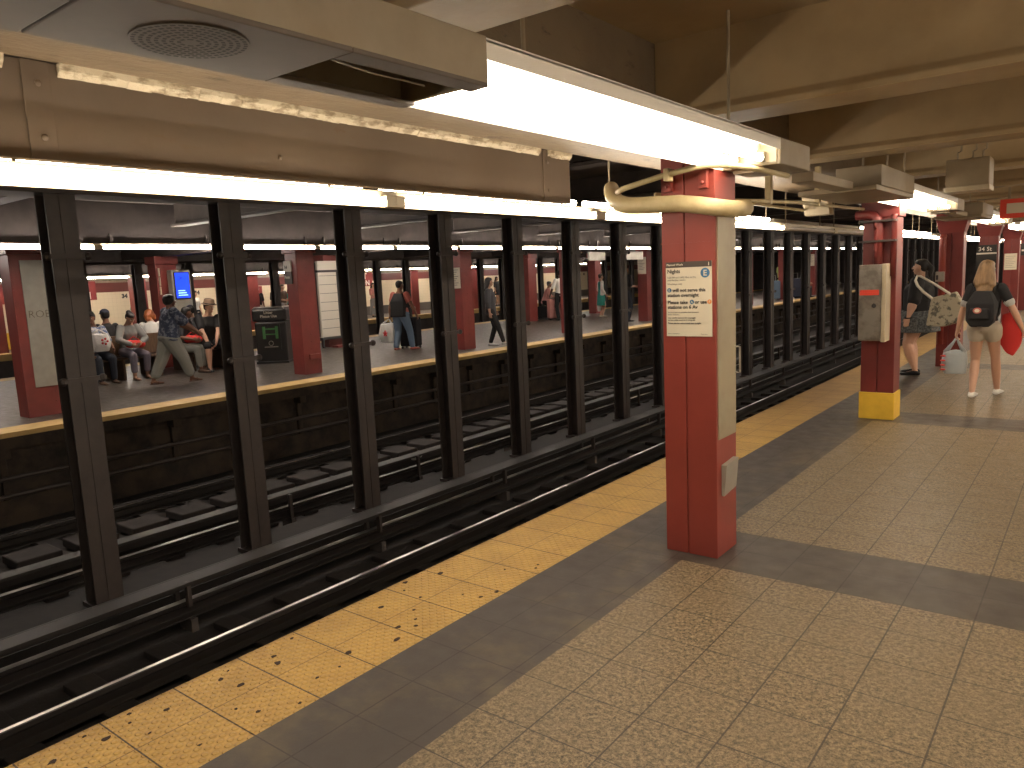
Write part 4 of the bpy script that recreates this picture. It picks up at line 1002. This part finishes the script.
# --- near platform: person in black with a tote bag
s1 = .97
w1 = person('person in black top and short grey skirt standing by the platform edge, dark ponytail', (.95), 12.15, 84, H=1.64, b=.92, fat=2.05, head=(0,-4), lean=-2,
       hands=((-.40,.02,.79),(.36,.1,.84)), poles=((-.6,-1,0),(1,-.6,0)), feet=(((-.12,-.02,.08),8),((.13,.05,.08),-8)), skin='light', shirt=('cloth_black',1.15,.02,.016), bottom=('skirt','cloth_skirt',.24,.03), shoe='cloth_black', hair=('hair_black','pony'), vox=.007, curl=.35)
MB().tube([(-.39+.045*math.cos(a), .015+.045*math.sin(a), .845) for a in [2*PI*k/12 for k in range(13)]], .009, 6, 'cloth_black').build('wristwatch', parent=w1['root'], smooth=True)
C = MB()
tb = w1['R']
def loc(p): return tb@V(p)
C.hull([loc(p) for p in [(-.24,-.66,.80),(-.44,-.68,.82),(-.26,-.24,.72),(-.42,-.22,.74),(-.26,-.56,1.20),(-.36,-.56,1.20),(-.26,-.27,1.12),(-.36,-.26,1.12),(-.25,-.42,.72),(-.46,-.44,.74),(-.26,-.72,.92),(-.4,-.72,.92)]], 'cloth_tote')
bag = thing('tote_bag', 'cream floral tote bag hanging from the shoulder of the person in black', 'bag', tuple(loc((-.35,-.45,.72))))
C.build('bag_body', parent=bag, voxel=.014, relax=4, smooth=True)
b = MB()
for dx in (0,-.05): b.tube([loc(p) for p in arc((-.31+dx,-.50,1.16),(-.33+dx,-.26,1.34),(-.255+dx*.3,-.09,1.42),4)+arc((-.25+dx*.3,-.05,1.42),(-.36+dx,.0,1.32),(-.31+dx,-.28,1.1),4)], .014, 6, 'white')
b.build('strap', parent=bag, smooth=True)
# --- blonde person walking away
w2 = person('person with long blonde hair, black t-shirt and beige shorts, walking away with bags', 1.97, 10.28, -6, H=1.6, b=.95, fat=.98, head=(-14,-2), lean=3, hands=((-.30,.04,.74),(.36,.12,.80)), poles=((-.5,-1,0),(.6,-1,0)),
       feet=(((-.08,-.1,.10),0),((.10,.26,.085),-4)), skin='light', shirt=('cloth_black',.62,.02,.012), bottom=('shorts','cloth_beige',.22,.022), shoe='cloth_white', hair=('hair_blonde','longback'), vox=.007, face=True, curl=.6)
for sd in (-1,1):
    S, K, Wr = w2['arm'][sd]; e = lerp(S,K,.64); e2 = lerp(S,K,.7)
    MB().link((e,.057),(e2,.0565)).build('sleeve_trim', 'cloth_palegrey', parent=w2['root'], smooth=True)
bp = thing('backpack', 'black backpack with a small round red patch on the back of the blonde person', 'backpack', tuple(W(w2,(0,-.2,.97))))
T = w2['tp']; q = lambda a, bq, c: W(w2, T(a,bq,c))
C = MB(); C.hull([q(sx*.14,-.12,.06) for sx in (-1,1)]+[q(sx*.15,-.28,.08) for sx in (-1,1)]+[q(sx*.16,-.13,.3) for sx in (-1,1)]+[q(sx*.15,-.29,.28) for sx in (-1,1)]+[q(sx*.09,-.12,.44) for sx in (-1,1)]+[q(sx*.08,-.24,.43) for sx in (-1,1)]+[q(sx*.1,-.26,.0) for sx in (-1,1)])
C.build('bag_body', 'cloth_black', parent=bp, voxel=.012, relax=4, smooth=True)
C = MB(); C.hull([q(sx*.11,-.27,.08) for sx in (-1,1)]+[q(sx*.11,-.315,.1) for sx in (-1,1)]+[q(sx*.1,-.31,.22) for sx in (-1,1)]+[q(sx*.1,-.27,.24) for sx in (-1,1)])
C.build('front_pocket', 'cloth_black', parent=bp, voxel=.012, relax=3, smooth=True)
cc = q(-.02,-.315,.2); e1 = (q(.1,-.315,.2)-cc).normalized(); e2 = (q(-.02,-.315,.3)-cc).normalized(); nn = e2.cross(e1).normalized()*-1
def oval(c, a, bb, n, off, m): 
    nm = e1.cross(e2).normalized(); pts = [c+nm*off+e1*a*math.cos(2*PI*k/n)+e2*bb*math.sin(2*PI*k/n) for k in range(n)]
    return MB().add([p for p in pts]+[p-nm*.012 for p in pts], [tuple(range(n)), tuple(range(2*n-1,n-1,-1))]+[(k,n+k,n+(k+1)%n,(k+1)%n) for k in range(n)], m)
oval(cc, .042, .034, 18, .004, 'cloth_coral').build('round_patch', parent=bp)['label'] = 'round red patch'
oval(cc, .026, .02, 14, .006, 'paper').build('patch_centre', parent=bp)
for sd in (-1,1):
    MB().tube([q(sd*.1,-.13,.42),q(sd*.11,-.06,.53),q(sd*.12,.06,.5),q(sd*.13,.12,.36),q(sd*.14,.02,.16),q(sd*.13,-.12,.1)], .016, 6, 'cloth_black').build('shoulder_strap', parent=bp, smooth=True)
# bags in her hands
def plastic_bag(name, label, c, w, hgt, m, knot, handle=True, decal=None, dm=None, vox=.012, cat='bag', d=.6, yaw=0, group=None):
    """c = centre of the bottom, knot = the point where the handles are held"""
    t = thing(name, label, cat, tuple(c), group); C = MB(); c = V(c); rr = random.Random(int(abs(c.x*97+c.y*31)))
    Rz = Matrix.Rotation(yaw,3,'Z')
    C.hull([c+Rz@V((w*.42*math.cos(a)*rr.uniform(.85,1.1), w*.42*d*math.sin(a)*rr.uniform(.85,1.1), .01)) for a in [PI/4*k for k in range(8)]]+[c+Rz@V((w*.5*math.cos(a)*rr.uniform(.9,1.1), w*.5*d*math.sin(a)*rr.uniform(.85,1.1), hgt*rr.uniform(.35,.55))) for a in [PI/4*k+.3 for k in range(8)]]+[c+Rz@V((w*.4*math.cos(a)*rr.uniform(.85,1.1), w*.4*d*math.sin(a), hgt*rr.uniform(.85,1.0))) for a in [PI/4*k for k in range(8)]])
    C.build('bag_body', m, parent=t, voxel=vox, relax=3, smooth=True)
    if handle:
        b = MB()
        for sx in (-1,1): b.tube([c+Rz@V((sx*w*.33,0,hgt*.88)), lerp(c+Rz@V((sx*w*.2,0,hgt)),knot,.6), V(knot)], [.03,.015,.009], 7, m)
        b.build('handle', parent=t, smooth=True)
    if decal: decal(t, c, Rz)
    return t
hl = W(w2, w2['arm'][-1][2]); hr = W(w2, w2['arm'][1][2])
kp = V((hl.x-.01, hl.y, hl.z-.09))
def stripes(t, c, Rz):
    b = MB()
    for k in range(4): b.hull(ell(c+Rz@V((-.115,-.03,.06+k*.055)),(.035,.05,.011)), 'label_red')
    b.build('red_stripes', parent=t, smooth=True)
plastic_bag('plastic_bag', 'greyish plastic shopping bag with red stripes in the left hand of the blonde person', (kp.x-.01,kp.y-.02,.27), .3, .3, 'plastic_grey', kp, decal=stripes, d=.55)
kp2 = V((hr.x-.02, hr.y, hr.z-.08))
rbg = thing('red_bag', 'bright red bag hanging at the right side of the blonde person', 'bag', (kp2.x-.12,kp2.y-.02,.6))
C = MB(); k0 = kp2
C.hull([k0+V(p) for p in [(-.17,.0,.22),(-.05,.0,.26),(-.17,.06,.22),(-.05,.06,.26),(-.19,.0,-.1),(-.19,.06,-.1),(.03,.0,.04),(.03,.07,.02),(-.05,.0,-.26),(-.05,.05,-.26),(-.12,-.02,-.22),(.03,.02,-.12)]], 'cloth_red')
C.build('bag_body', parent=rbg, voxel=.012, relax=3, smooth=True)
MB().tube([k0+V((.02,.03,.0)), k0+V((.02,.02,.05)), k0+V((-.03,.03,.2))], .01, 6, 'cloth_red').build('handle', parent=rbg, smooth=True)

# --- island group on the double bench.  f=-90: facing +x (towards the camera side)
def seatf(k=.0, spread=.12, fwd=.42): return (((-spread,fwd-.04+k,.08),0),((spread,fwd+k,.08),0))
pA = person('seated person in blue and white patterned shirt and dark jeans, left end of the bench', -12.15, 6.45, -88, H=1.66, b=1.05, fat=1.12, seated=True, lean=6, head=(-40,10), hands=((-.2,.34,.66),(.22,.36,.62)), feet=seatf(.02,.13), skin='brown', shirt=('cloth_pattern2',.9,.0,.018), bottom=('trousers','cloth_darkdenim',1.92,.018), shoe='cloth_brown', hair=('hair_black','bun'))
pp = W(pA,(.02,.3,.60))
def redmark(t, c, Rz):
    b = MB(); 
    for k in range(5): a = 2*PI*k/5; b.hull(ell((c.x+.135,c.y+.05*math.cos(a)+.04,c.z+.2+.05*math.sin(a)),(.012,.022,.022)), 'star')
    b.build('red_print', parent=t, smooth=True)
plastic_bag('plastic_bag', 'white plastic bag with red print on a lap at the left end of the bench', (pp.x,pp.y,.61), .42, .36, 'plastic', pp+V((0,0,.44)), decal=redmark, d=.6, yaw=PI/2)
pB = person('person in a navy cap and black shirt, turned away beyond the bench', -12.6, 6.95, 90, H=1.74, seated=True, lean=4, head=(0,4), hands=((-.16,.3,.62),(.16,.3,.62)), feet=seatf(), skin='brown', shirt=('cloth_black',.9,.0,.02), bottom=('trousers','cloth_navy',1.9,.02), hair=('hair_black','short'), hat='cap')
pC = person('seated person with a hair bun and grey hoodie, looking down at a red bag', -12.15, 7.1, -86, H=1.66, b=1.0, fat=1.05, seated=True, lean=12, head=(0,34), hands=((-.08,.36,.72),(.14,.38,.70)), poles=((-1,-.4,-.3),(1,-.4,-.3)), feet=(((-.14,.34,.08),0),((.15,.40,.08),0)), skin='mid', shirt=('cloth_grey',1.9,.0,.022), bottom=('trousers','cloth_mauve',1.72,.02), shoe='sandal', hair=('hair_black','bun'))
pp = W(pC,(.02,.28,.62))
def lap_bag(c, label, sx=.13):
    t = thing('red_bag', label, 'bag', tuple(c)); C = MB()
    C.hull(ell(V(c)+V((0,-.10,.09)),(.09,.08,.08))+ell(V(c)+V((.02,.12,.07)),(.09,.08,.075))); C.build('bag_body', 'cloth_red', parent=t, voxel=.012, relax=2, smooth=True)
    MB().tube([V(c)+V((0,-.1,.17)),V(c)+V((-.02,0,.22)),V(c)+V((0,.1,.15))], .01, 6, 'cloth_red').build('handle', parent=t, smooth=True)
lap_bag(pp, 'round red bag held in the lap of the person in the grey hoodie')
pD = person('person with ginger hair and white t-shirt on the far side of the bench', -12.65, 7.85, 60, H=1.64, seated=True, lean=10, head=(30,15), hands=((-.2,.36,.7),(.12,.4,.7)), feet=(((-.1,.36,.08),0),((.12,.1,.08),0)), skin='light', shirt=('cloth_white',.7,.0,.022), bottom=('trousers','cloth_white',1.8,.02), shoe='cloth_black', hair=('hair_ginger','bushy'))
pE = person('person striding past the bench in a navy patterned top and baggy grey cropped trousers', -10.15, 6.9, -8, H=1.62, b=1.16, fat=1.4, lean=8, head=(0,2), hands=((-.12,.5,.92),(.24,.42,.95)), poles=((-.5,-1,-.3),(.5,-1,-.3)), feet=(((-.06,-.34,.09),0),((.09,.32,.085),0)), skin='brown', shirt=('cloth_pattern',.75,.0,.04), bottom=('trousers','cloth_khaki',1.72,.038), shoe='sandal', hair=('hair_black','puff'))
pF = person('person with long dark hair and grey-green trousers, seated left of the person in the hat', -12.0, 8.12, -60, H=1.7, seated=True, lean=16, head=(40,8), hands=((-.02,.36,.68),(.2,.38,.7)), feet=seatf(.02,.1), skin='brown', shirt=('cloth_darkgrey',.8,.0,.02), bottom=('trousers','cloth_khaki',1.8,.02), shoe='cloth_brown', hair=('hair_black','longback'))
lap_bag(W(pF,(.0,.26,.61)), 'red bag on the lap of the person with long dark hair')
pG = person('person in a small brown hat, black t-shirt and shorts, at the right bench end', -12.0, 8.72, -100, H=1.88, b=1.12, fat=1.1, seated=True, lean=14, head=(22,12), hands=((-.02,.42,.6),(.16,.44,.58)), poles=((-1,-.3,0),(1,-.3,0)), feet=(((-.16,.42,.08),6),((.2,.5,.08),-6)), skin='light', shirt=('cloth_black',.62,.02,.025), bottom=('trousers','cloth_black',1.0,.028), shoe='cloth_black', hair=('hair_brown','short'), hat='trilby')
pH = person('dark haired person on the far side of the bench, mostly hidden behind the striding person', -12.6, 8.75, 90, H=1.7, seated=True, lean=4, hands=((-.16,.3,.62),(.16,.3,.62)), feet=seatf(), skin='brown', shirt=('cloth_darkgrey',.9,.0,.02), bottom=('trousers','cloth_darkdenim',1.9,.02), hair=('hair_black','short'))
# bag on the ground near the shoes under the bench end
tag(MB().hull(ell((-11.5,8.95,.14),(.12,.1,.14))+ell((-11.5,9.1,.12),(.1,.1,.12)), 'cloth_black').build('black_bag', org=(-11.5,9.0,0), smooth=True), 'black bag on the floor beside the person in the hat, near the second black column', 'bag')

# --- person with white bag and dark suitcase
pK = person('person in a black vest, coral top and faded jeans, holding a large white bag', -10.5, 12.95, 14, H=1.68, b=1.16, fat=1.25, lean=3, head=(-20,0), hands=((-.36,.06,.80),(.42,.1,.80)), feet=(((-.16,-.04,.08),4),((.2,.14,.08),-30)), skin='brown', shirt=('cloth_coral',.55,-.06,.012), bottom=('trousers','cloth_denim',1.93,.024), shoe='cloth_coral', hair=('hair_black','short'))
C = MB(); T = pK['tp']
C.hull([T(sx*.2,sy*1.1,-.08) for sx in (-1,1) for sy in (-.15,.14)]+[T(sx*.19,sy,.3) for sx in (-1,1) for sy in (-.16,.15)]+[T(sx*.12,sy,.5) for sx in (-1,1) for sy in (-.1,.08)])
C.build('vest', 'cloth_black', parent=pK['root'], voxel=.014, relax=3, smooth=True)
hk = W(pK, pK['arm'][-1][2])
def starp(t, c, Rz):
    b = MB(); pts = []
    for k in range(10):
        a = PI/2+2*PI*k/10; r = .085 if k%2 == 0 else .036; pts.append((c.x+.09+r*math.cos(a), c.z+.24+r*math.sin(a)))
    b.prism(pts, c.y-.17, c.y-.145, 'y', 'star'); b.build('red_star', parent=t)
plastic_bag('plastic_bag', 'large white bag with a red star held by the person in the black vest', (hk.x-.1,hk.y-.03,.18), .56, .5, 'plastic', V((hk.x-.02,hk.y,hk.z-.08)), decal=starp, d=.5)
def suitcase(name, label, c, w, d, hgt, m, yaw, handle=.25):
    t = thing(name, label, 'suitcase', c); R = Matrix.Rotation(yaw,3,'Z'); og = V(c)
    bx = lambda a, e: MB().box((c[0]+a[0],c[1]+a[1],a[2]),(c[0]+e[0],c[1]+e[1],e[2]),m,R,og)
    bx((-w/2,-d/2,.06),(w/2,d/2,hgt)).build('case', parent=t, bevel=.04)
    b = MB()
    for k in range(5): x = -w*.38+w*.19*k; b.box((c[0]+x-.008,c[1]-d/2-.006,.1),(c[0]+x+.008,c[1]-d/2,hgt-.05),m,R,og)
    b.build('ribs', parent=t)
    b = MB(); b.tube([og+R@V((-w*.25,d*.3,hgt)),og+R@V((-w*.25,d*.3,hgt+handle)),og+R@V((w*.25,d*.3,hgt+handle)),og+R@V((w*.25,d*.3,hgt))], .012, 6, 'steel'); b.build('pull_handle', parent=t)
    for sx in (-1,1):
        for sy in (-1,1): q = og+R@V((sx*w*.4,sy*d*.35,.03)); MB().ball(tuple(q), .03, 'ink', 8).build('wheel', parent=t)
    return t
suitcase('suitcase', 'dark suitcase standing behind the person in the black vest', (-10.6,13.35,0), .48, .3, .78, 'cloth_black', .3)
# others on the island
person('person in a pale blue shirt and dark trousers, half hidden behind the fourth black column', -10.2, along(454,-10.2), 60, H=1.78, skin='mid', shirt=('cloth_palegrey',1.9,.02,.022), bottom=('trousers','cloth_navy',1.94,.02), shoe='cloth_white', hair=('hair_black','short'))
person('person with long black hair, dark clothes and pale shoes, standing near the island edge', -8.75, 14.3, -60, H=1.66, b=1.08, fat=1.1, lean=-2, head=(30,0), hands=((-.24,.06,.86),(.3,.02,.82)), feet=(((-.1,-.06,.08),20),((.06,.3,.08),-10)), skin='mid', shirt=('cloth_darkgrey',1.5,.06,.022), bottom=('trousers','cloth_black',1.93,.012), shoe='cloth_palegrey', hair=('hair_black','longback'))
pO = person('person in a pink top and dark trousers leaning forward beside a pink suitcase', -13.7, along(544,-13.7), -50, H=1.66, seated=True, seat=.55, lean=20, head=(0,6), hands=((-.05,.4,.84),(.2,.44,.84)), feet=seatf(), skin='mid', shirt=('cloth_pink',1.2,.04,.025), bottom=('trousers','cloth_black',1.9,.02), hair=('hair_grey','short'))
tag(MB().box((-.22,-.22,0),(.22,.22,.06),'ink').box((-.2,-.2,.06),(.2,.2,.5),'cloth_black').build('travel_case', org=(0,0,0), bevel=.03), 'black case serving as a seat for the person in the pink top', 'case').location = (-13.7,along(544,-13.7),0)
suitcase('suitcase', 'pink ribbed suitcase beside the person in the pink top', (-13.0,along(556,-13.0,310),0), .62, .3, .78, 'cloth_pink', .9)
person('person in a white shirt and dark trousers standing right behind the pink suitcase', -12.6, along(560,-12.6), 60, H=1.8, hands=((-.3,.2,.95),(.24,.1,.85)), skin='dark', shirt=('cloth_white',.9,.02,.022), bottom=('trousers','cloth_black',1.93,.02), hair=('hair_black','short'))
pQ = person('person in a teal dress with a white cardigan, holding a pale bag', -11.8, 24.5, -40, H=1.6, hands=((-.26,.06,.82),(.24,.1,.85)), skin='light', shirt=('cloth_teal',.3,.0,.018), bottom=('dress','cloth_teal',.42,.03), shoe='cloth_beige', hair=('hair_brown','short'))
C = MB()
for sd in (-1,1):
    S, K, Wr = pQ['arm'][sd]; C.link((S,.07),(K,.06)); C.link((K,.058),(lerp(K,Wr,.8),.045)); C.hull(ell(pQ['tp'](sd*.13,0,.42),.06)+ell(pQ['tp'](sd*.15,0,.0),(.05,.08,.05)))
C.build('cardigan', 'cloth_white', parent=pQ['root'], voxel=.013, relax=2, smooth=True)
hq = W(pQ, pQ['arm'][-1][2]); plastic_bag('plastic_bag', 'pale shopping bag held by the person in the teal dress', (hq.x,hq.y,.2), .32, .42, 'plastic', V((hq.x,hq.y,hq.z-.08)))
pR = person('person in black shirt and jeans with a backpack, beside the seventh black column', -9.5, 22.3, -30, H=1.84, b=1.1, fat=1.1, head=(10,0), hands=((-.26,.1,.9),(.1,.3,1.15)), skin='light', shirt=('cloth_black',.9,.04,.025), bottom=('trousers','cloth_darkdenim',1.94,.022), hair=('hair_brown','short'))
C = MB(); T = pR['tp']; C.hull([T(sx*.14,-.12,.08) for sx in (-1,1)]+[T(sx*.14,-.3,.1) for sx in (-1,1)]+[T(sx*.13,-.13,.48) for sx in (-1,1)]+[T(sx*.12,-.26,.46) for sx in (-1,1)])
C.v = [tuple(W(pR,p)) for p in C.v]; tag(C.build('backpack', 'cloth_black', org=tuple(W(pR,(0,-.2,1.0))), voxel=.014, relax=3, smooth=True), 'black backpack on the person in black shirt and jeans beside the seventh black column', 'backpack')
person('person with orange-blond hair and a yellow-green top, seen right of the big red column', -9.6, along(781,-9.6), -30, H=1.8, b=1.1, fat=1.1, hands=((-.26,.1,.9),(.2,.3,1.0)), skin='light', shirt=('cloth_yellowgreen',.6,.04,.03), bottom=('trousers','cloth_black',1.6,.03), hair=('hair_ginger','puff'))
suitcase('suitcase', 'blue-grey suitcase beside the person in the yellow-green top', (-9.3,along(773,-9.3,290),0), .6, .35, .9, 'cloth_denim', .6)
person('person sitting bent over beside a dark suitcase, far right of the big red column', -8.6, along(801,-8.6), -50, H=1.7, seated=True, seat=.5, lean=15, hands=((-.1,.4,.7),(.15,.4,.7)), feet=seatf(), skin='mid', shirt=('cloth_grey',.9,.02,.025), bottom=('trousers','cloth_darkdenim',1.9,.02), hair=('hair_brown','puff'))
tag(MB().box((-.25,-.25,0),(.25,.25,.06),'ink').box((-.23,-.23,.06),(.23,.23,.46),'cloth_navy').build('travel_case', bevel=.03), 'dark case under the bent over person far right of the big red column', 'case').location = (-8.6,along(801,-8.6),0)
suitcase('suitcase', 'tall dark suitcase in front of the bent over person', (-8.75,along(795,-8.75),0), .5, .35, .95, 'cloth_navy', .4)
# far platform people
far = [(-24.9,along(135.5,-24.9),-90,'person in a teal and brown jacket on the far platform, half behind a dark column','cloth_teal','cloth_brown','mid','hair_brown'),
       (-25.6,along(194,-25.6),-70,'person in pale patterned shirt on the far platform, just left of the brown hat','cloth_white','cloth_darkdenim','light','hair_black'),
       (-25.2,along(251,-25.2,315),-20,'person in a light patterned shirt on the far platform, above the litter bin','cloth_pattern2','cloth_navy','light','hair_grey'),
       (-25.4,along(259.5,-25.4,315),-100,'person in dark clothes on the far platform, above the left half of the bin','cloth_black','cloth_beige','brown','hair_black'),
       (-25.3,along(277,-25.3,315),90,'person in a black top on the far platform, above the right half of the bin','cloth_black','cloth_darkgrey','mid','hair_black'),
       (-25.0,along(284.5,-25.0,315),-70,'person with arms folded in brown top and grey trousers, far platform right of the bin','cloth_brown','cloth_grey','mid','hair_brown'),
       (-25.5,along(291.5,-25.5,315),-90,'person in a teal top on the far platform, just left of the red island column','cloth_teal','cloth_black','light','hair_blonde'),
       (-25.2,along(373,-25.2),-90,'person in pink top and long grey skirt, below the second maroon sign','cloth_pink','cloth_grey','light','hair_brown'),
       (-24.9,along(497,-24.9),-90,'person in a dark dress on the far platform, behind the person with long black hair','cloth_darkgrey','cloth_black','mid','hair_black')]
for k, (x, y, f, lb, a, c, sk, hr_) in enumerate(far):
    person(lb, x, y, f, H=1.62+.03*(k*7%6), skin=sk, shirt=(a,.8,.03,.025), bottom=('trousers',c,1.9,.025) if k not in (7,8) else (('skirt',c,.75,.04) if k == 7 else ('skirt',c,.25,.04)), hair=(hr_,'long' if k in (5,6,7,8) else 'short'),
           hands=((-.1,.24,1.1),(.1,.26,1.08)) if k in (5,7,2) else None, vox=.014)
tag(MB().hull(ell((-24.95,along(255,-24.95,315),1.25),(.16,.16,.24))+ell((-24.95,along(255,-24.95,315),1.1),(.14,.17,.14)), 'cloth_black').build('backpack', org=(-24.95,along(255,-24.95,315),1), smooth=True), 'black backpack on the far platform person in a light patterned shirt', 'backpack')

# ================================================================== camera and light
cd = bpy.data.cameras.new('camera'); cam = bpy.data.objects.new('camera', cd); COL.objects.link(cam); sc.camera = cam
cd.sensor_fit = 'HORIZONTAL'; cd.sensor_width = 36; cd.lens = 36*756.7237/1024; cd.clip_start = .05; cd.clip_end = 300
R = Matrix((RW[0],RW[1],-RW[2])).transposed().to_4x4(); cam.matrix_world = Matrix.Translation(CAMP)@R
wd = bpy.data.worlds.new('world'); sc.world = wd; wd.use_nodes = True
wd.node_tree.nodes['Background'].inputs[0].default_value = (.02,.016,.012,1); wd.node_tree.nodes['Background'].inputs[1].default_value = .3
sc.view_settings.view_transform = 'Standard'; sc.view_settings.look = 'None'; sc.view_settings.gamma = 1; sc.view_settings.exposure = 0.0
for o in COL.objects:
    for k in ('_o','_h'):
        if k in o: del o[k]
